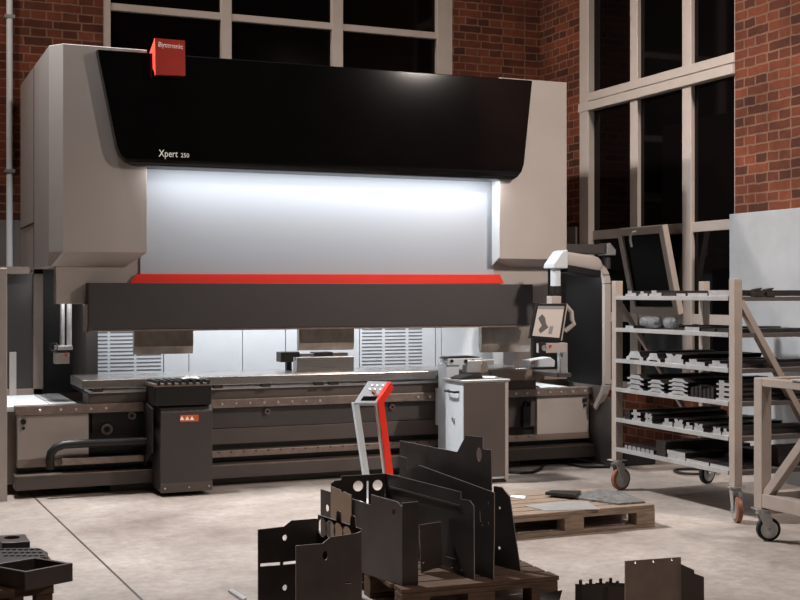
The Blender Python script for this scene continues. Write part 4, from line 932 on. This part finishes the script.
def lean(pts, name, mat, label, t=.004):
    q = [Vector(onZ(px, py, z)) for px, py, z in pts]; c = sum(q, Vector()) / len(q); c.z = 0
    n_ = (q[1] - q[0]).cross(q[2] - q[0]).normalized() * t
    k_ = len(q); vs = [p_ - c for p_ in q] + [p_ - c + n_ for p_ in q]
    o = MB().add(vs, [tuple(range(k_)), tuple(range(2 * k_ - 1, k_ - 1, -1))] + [(i, (i + 1) % k_, k_ + (i + 1) % k_, k_ + i) for i in range(k_)]).build(name, mat, None, loc=c, local=True); return tag(o, label, 'steel sheet')
lean(((541, 594, .09), (562, 590, .12), (556, 612, .03), (536, 616, .001)), 'steel_sheet', 'steel_d', 'dark grey sheet leaning at the bottom edge left of the ribbed brackets')
# ================================================================== LEFT FOREGROUND: low bench with castings
BZ = .33
bn = empty('low_bench', Vector(onZ(20, 588, BZ)) * Vector((1, 1, 0)) if False else (onZ(20, 588, BZ)[0], onZ(20, 588, BZ)[1], 0))
tag(bn, 'low wooden bench with dark steel blocks at the left picture edge', 'bench')
c0 = onZ(54, 585, BZ); wd = MB()
u_ = Vector((math.cos(.05), math.sin(.05), 0)); v_ = Vector((-math.sin(.05), math.cos(.05), 0))
def ob(mb, a0, a1, b0, b1, z0, z1):
    vs = [Vector((c0[0], c0[1], z)) + u_ * a + v_ * b for a in (a0, a1) for b in (b0, b1) for z in (z0, z1)]
    return mb.add(vs, [(0, 1, 3, 2), (4, 6, 7, 5), (0, 4, 5, 1), (2, 3, 7, 6), (0, 2, 6, 4), (1, 5, 7, 3)])
for k in range(5): ob(MB(), -.9, 0, k * .17, k * .17 + .15, BZ - .035, BZ).build('top_board', 'wood_d', bn, .003)
for a in (-.07, -.85):
    for b in (.0, .7): ob(MB(), a, a + .065, b, b + .09, 0, BZ - .0355).build('leg', 'wood_d', bn, .003)
for b in (.02, .74): ob(MB(), -.85, -.005, b, b + .04, .1, .16).build('stretcher', 'wood_d', bn, .003)
def tray_at(pts, z0, z1, label):
    q = [Vector(onZ(*p_, z1)) for p_ in pts]; c = sum(q, Vector()) / 4
    inn = [p_ + (c - p_) * .16 for p_ in q]
    zz_ = lambda p_, z: Vector((p_.x, p_.y, z)) - Vector((c.x, c.y, z0))
    vs = [zz_(p_, z0) for p_ in q] + [zz_(p_, z1) for p_ in q] + [zz_(p_, z1) for p_ in inn] + [zz_(p_, z0 + .012) for p_ in inn]
    fs = [(0, 3, 2, 1)] + [(i, (i + 1) % 4, 4 + (i + 1) % 4, 4 + i) for i in range(4)] + [(4 + i, 4 + (i + 1) % 4, 8 + (i + 1) % 4, 8 + i) for i in range(4)] + [(8 + i, 8 + (i + 1) % 4, 12 + (i + 1) % 4, 12 + i) for i in range(4)] + [(12, 13, 14, 15)]
    o = MB().add(vs, fs).build('steel_tray', 'sheet_l', None, .003, loc=(c.x, c.y, z0), local=True); return tag(o, label, 'tray')
tray_at(((25, 572), (73, 563), (35, 557), (-14, 565)), BZ + .001, BZ + .075, 'open rectangular dark steel tray on the front of the low bench')
# plate with many holes on a spacer
def on_flat(pts, z): return [onZ(*p_, z) for p_ in pts]
zq = BZ + .04
q = on_flat(((-6, 551), (8, 550.4), (38, 550), (42, 551.5), (48, 555), (46, 559), (30, 562), (-8, 566)), zq); cq = Vector((sum(p_[0] for p_ in q) / 8, sum(p_[1] for p_ in q) / 8, zq))
hs = []
for i in range(7):
    for j in range(3):
        hc = onZ(2 + i * 6 + j * 2, 552 + j * 3.1, zq); hs.append(circ(hc[0] - cq.x, hc[1] - cq.y, .012, .014, 10))
mb = MB().flat([(p_[0] - cq.x, p_[1] - cq.y) for p_ in q], hs, .02, lambda a, b, c: Vector((a, b, c)))
mb.box(-.14, .1, -.09, .0, -.0395, -.0105)
o = mb.build('perforated_plate', 'steel_d', None, loc=cq, local=True); tag(o, 'dark steel plate full of holes behind the tray on the low bench', 'plate')
q = on_flat(((-8, 536), (25, 534), (30, 541.5), (2, 543)), BZ + .07); cq = Vector((sum(p_[0] for p_ in q) / 4, sum(p_[1] for p_ in q) / 4, BZ + .07))
hc = onZ(12, 537.5, BZ + .07); hole = circ(hc[0] - cq.x, hc[1] - cq.y, .034, .04, 16)
mb = MB().flat([(p_[0] - cq.x, p_[1] - cq.y) for p_ in q], [hole], .04, lambda a, b, c: Vector((a, b, c - .02)))
mb.prism([((p_[0] - cq.x), (p_[1] - cq.y)) for p_ in q], 'z', -.0695, -.0405)
o = mb.build('steel_block', 'sheet_l', None, .002, loc=cq, local=True); tag(o, 'dark steel block with a round hole at the back of the low bench', 'block')
# ================================================================== LIGHT
def area(name, loc, target, size, energy, color, sy=None, spread=180):
    l = bpy.data.lights.new(name, 'AREA'); l.energy = energy; l.color = color; l.size = size
    if sy: l.shape = 'RECTANGLE'; l.size_y = sy
    l.spread = math.radians(spread)
    o = bpy.data.objects.new(name, l); C.objects.link(o); o.location = loc
    o.rotation_euler = (Vector(target) - Vector(loc)).to_track_quat('-Z', 'Y').to_euler(); return o
area('key_lamp', (6.2, 4.6, 4.6), (4.9, 9.3, 1.5), .35, 74, (1, .88, .8), spread=95)
area('left_lamp', (1.0, 9.26, 5.6), (3.4, 7.4, 0), .35, 285, (.97, .98, 1), spread=120)
area('wall_lamp', (.2, 11.2, 6.3), (6.7, 8.6, 3.4), .25, 58, (1, .88, .8), spread=75)
area('brick_fill', (-1.6, 8.8, 5.2), (.4, 11.8, 4.8), .4, 30, (1, .84, .74), spread=110)  # added fill with no known source, brightens the brick at left
area('front_fill', (3.0, 1.0, 6.0), (2.8, 5.0, 0), .5, 24, (1, .87, .78), spread=70)  # added fill, lightens the foreground faces turned to the camera
area('hall_fill', (-2.6, 2.0, 6.2), (3, 7, 0), 2.0, 14, (1, .88, .78))  # broad fill added from front left to soften the shadows
area('led_lamp', ((xr + xrl) / 2, 9.235, zY(300, 172, 9.3) - .012), ((xr + xrl) / 2, 9.50, 1.5), xrl - xr - .1, 22, (.93, .96, 1), .05)
area('rear_lamp', (3.4, 10.3, 2.3), (3.4, 10.95, 1.0), 3.2, 75, (.95, .97, 1), .15)
area('left_table_fill', (xY(70, 9.8), 9.8, zb - .03), (xY(60, 9.8), 10.0, 0), .14, 8, (.97, .98, 1))  # added light hidden behind the ram, whitens the left side table
area('right_table_fill', (xY(541, 9.72), 9.72, zbr - .03), (xY(560, 9.7), 9.8, 0), .12, 14, (.97, .98, 1))  # added light tucked under the right housing, whitens the table there
wd_ = bpy.data.worlds.new('night'); scn.world = wd_; wd_.use_nodes = True
wd_.node_tree.nodes['Background'].inputs[0].default_value = (.03, .026, .024, 1); wd_.node_tree.nodes['Background'].inputs[1].default_value = .5
# ================================================================== CAMERA
cam = bpy.data.cameras.new('camera'); co = bpy.data.objects.new('camera', cam); C.objects.link(co)
cam.sensor_width = 36; cam.lens = F / 800 * 36; cam.shift_y = (YH - 300) / 800.0
co.location = (0, 0, H); co.rotation_euler = (math.radians(90), 0, -TH); cam.clip_end = 100
scn.camera = co
scn.view_settings.view_transform = 'Standard'; scn.view_settings.look = 'None'; scn.view_settings.exposure = 0; scn.view_settings.gamma = 1
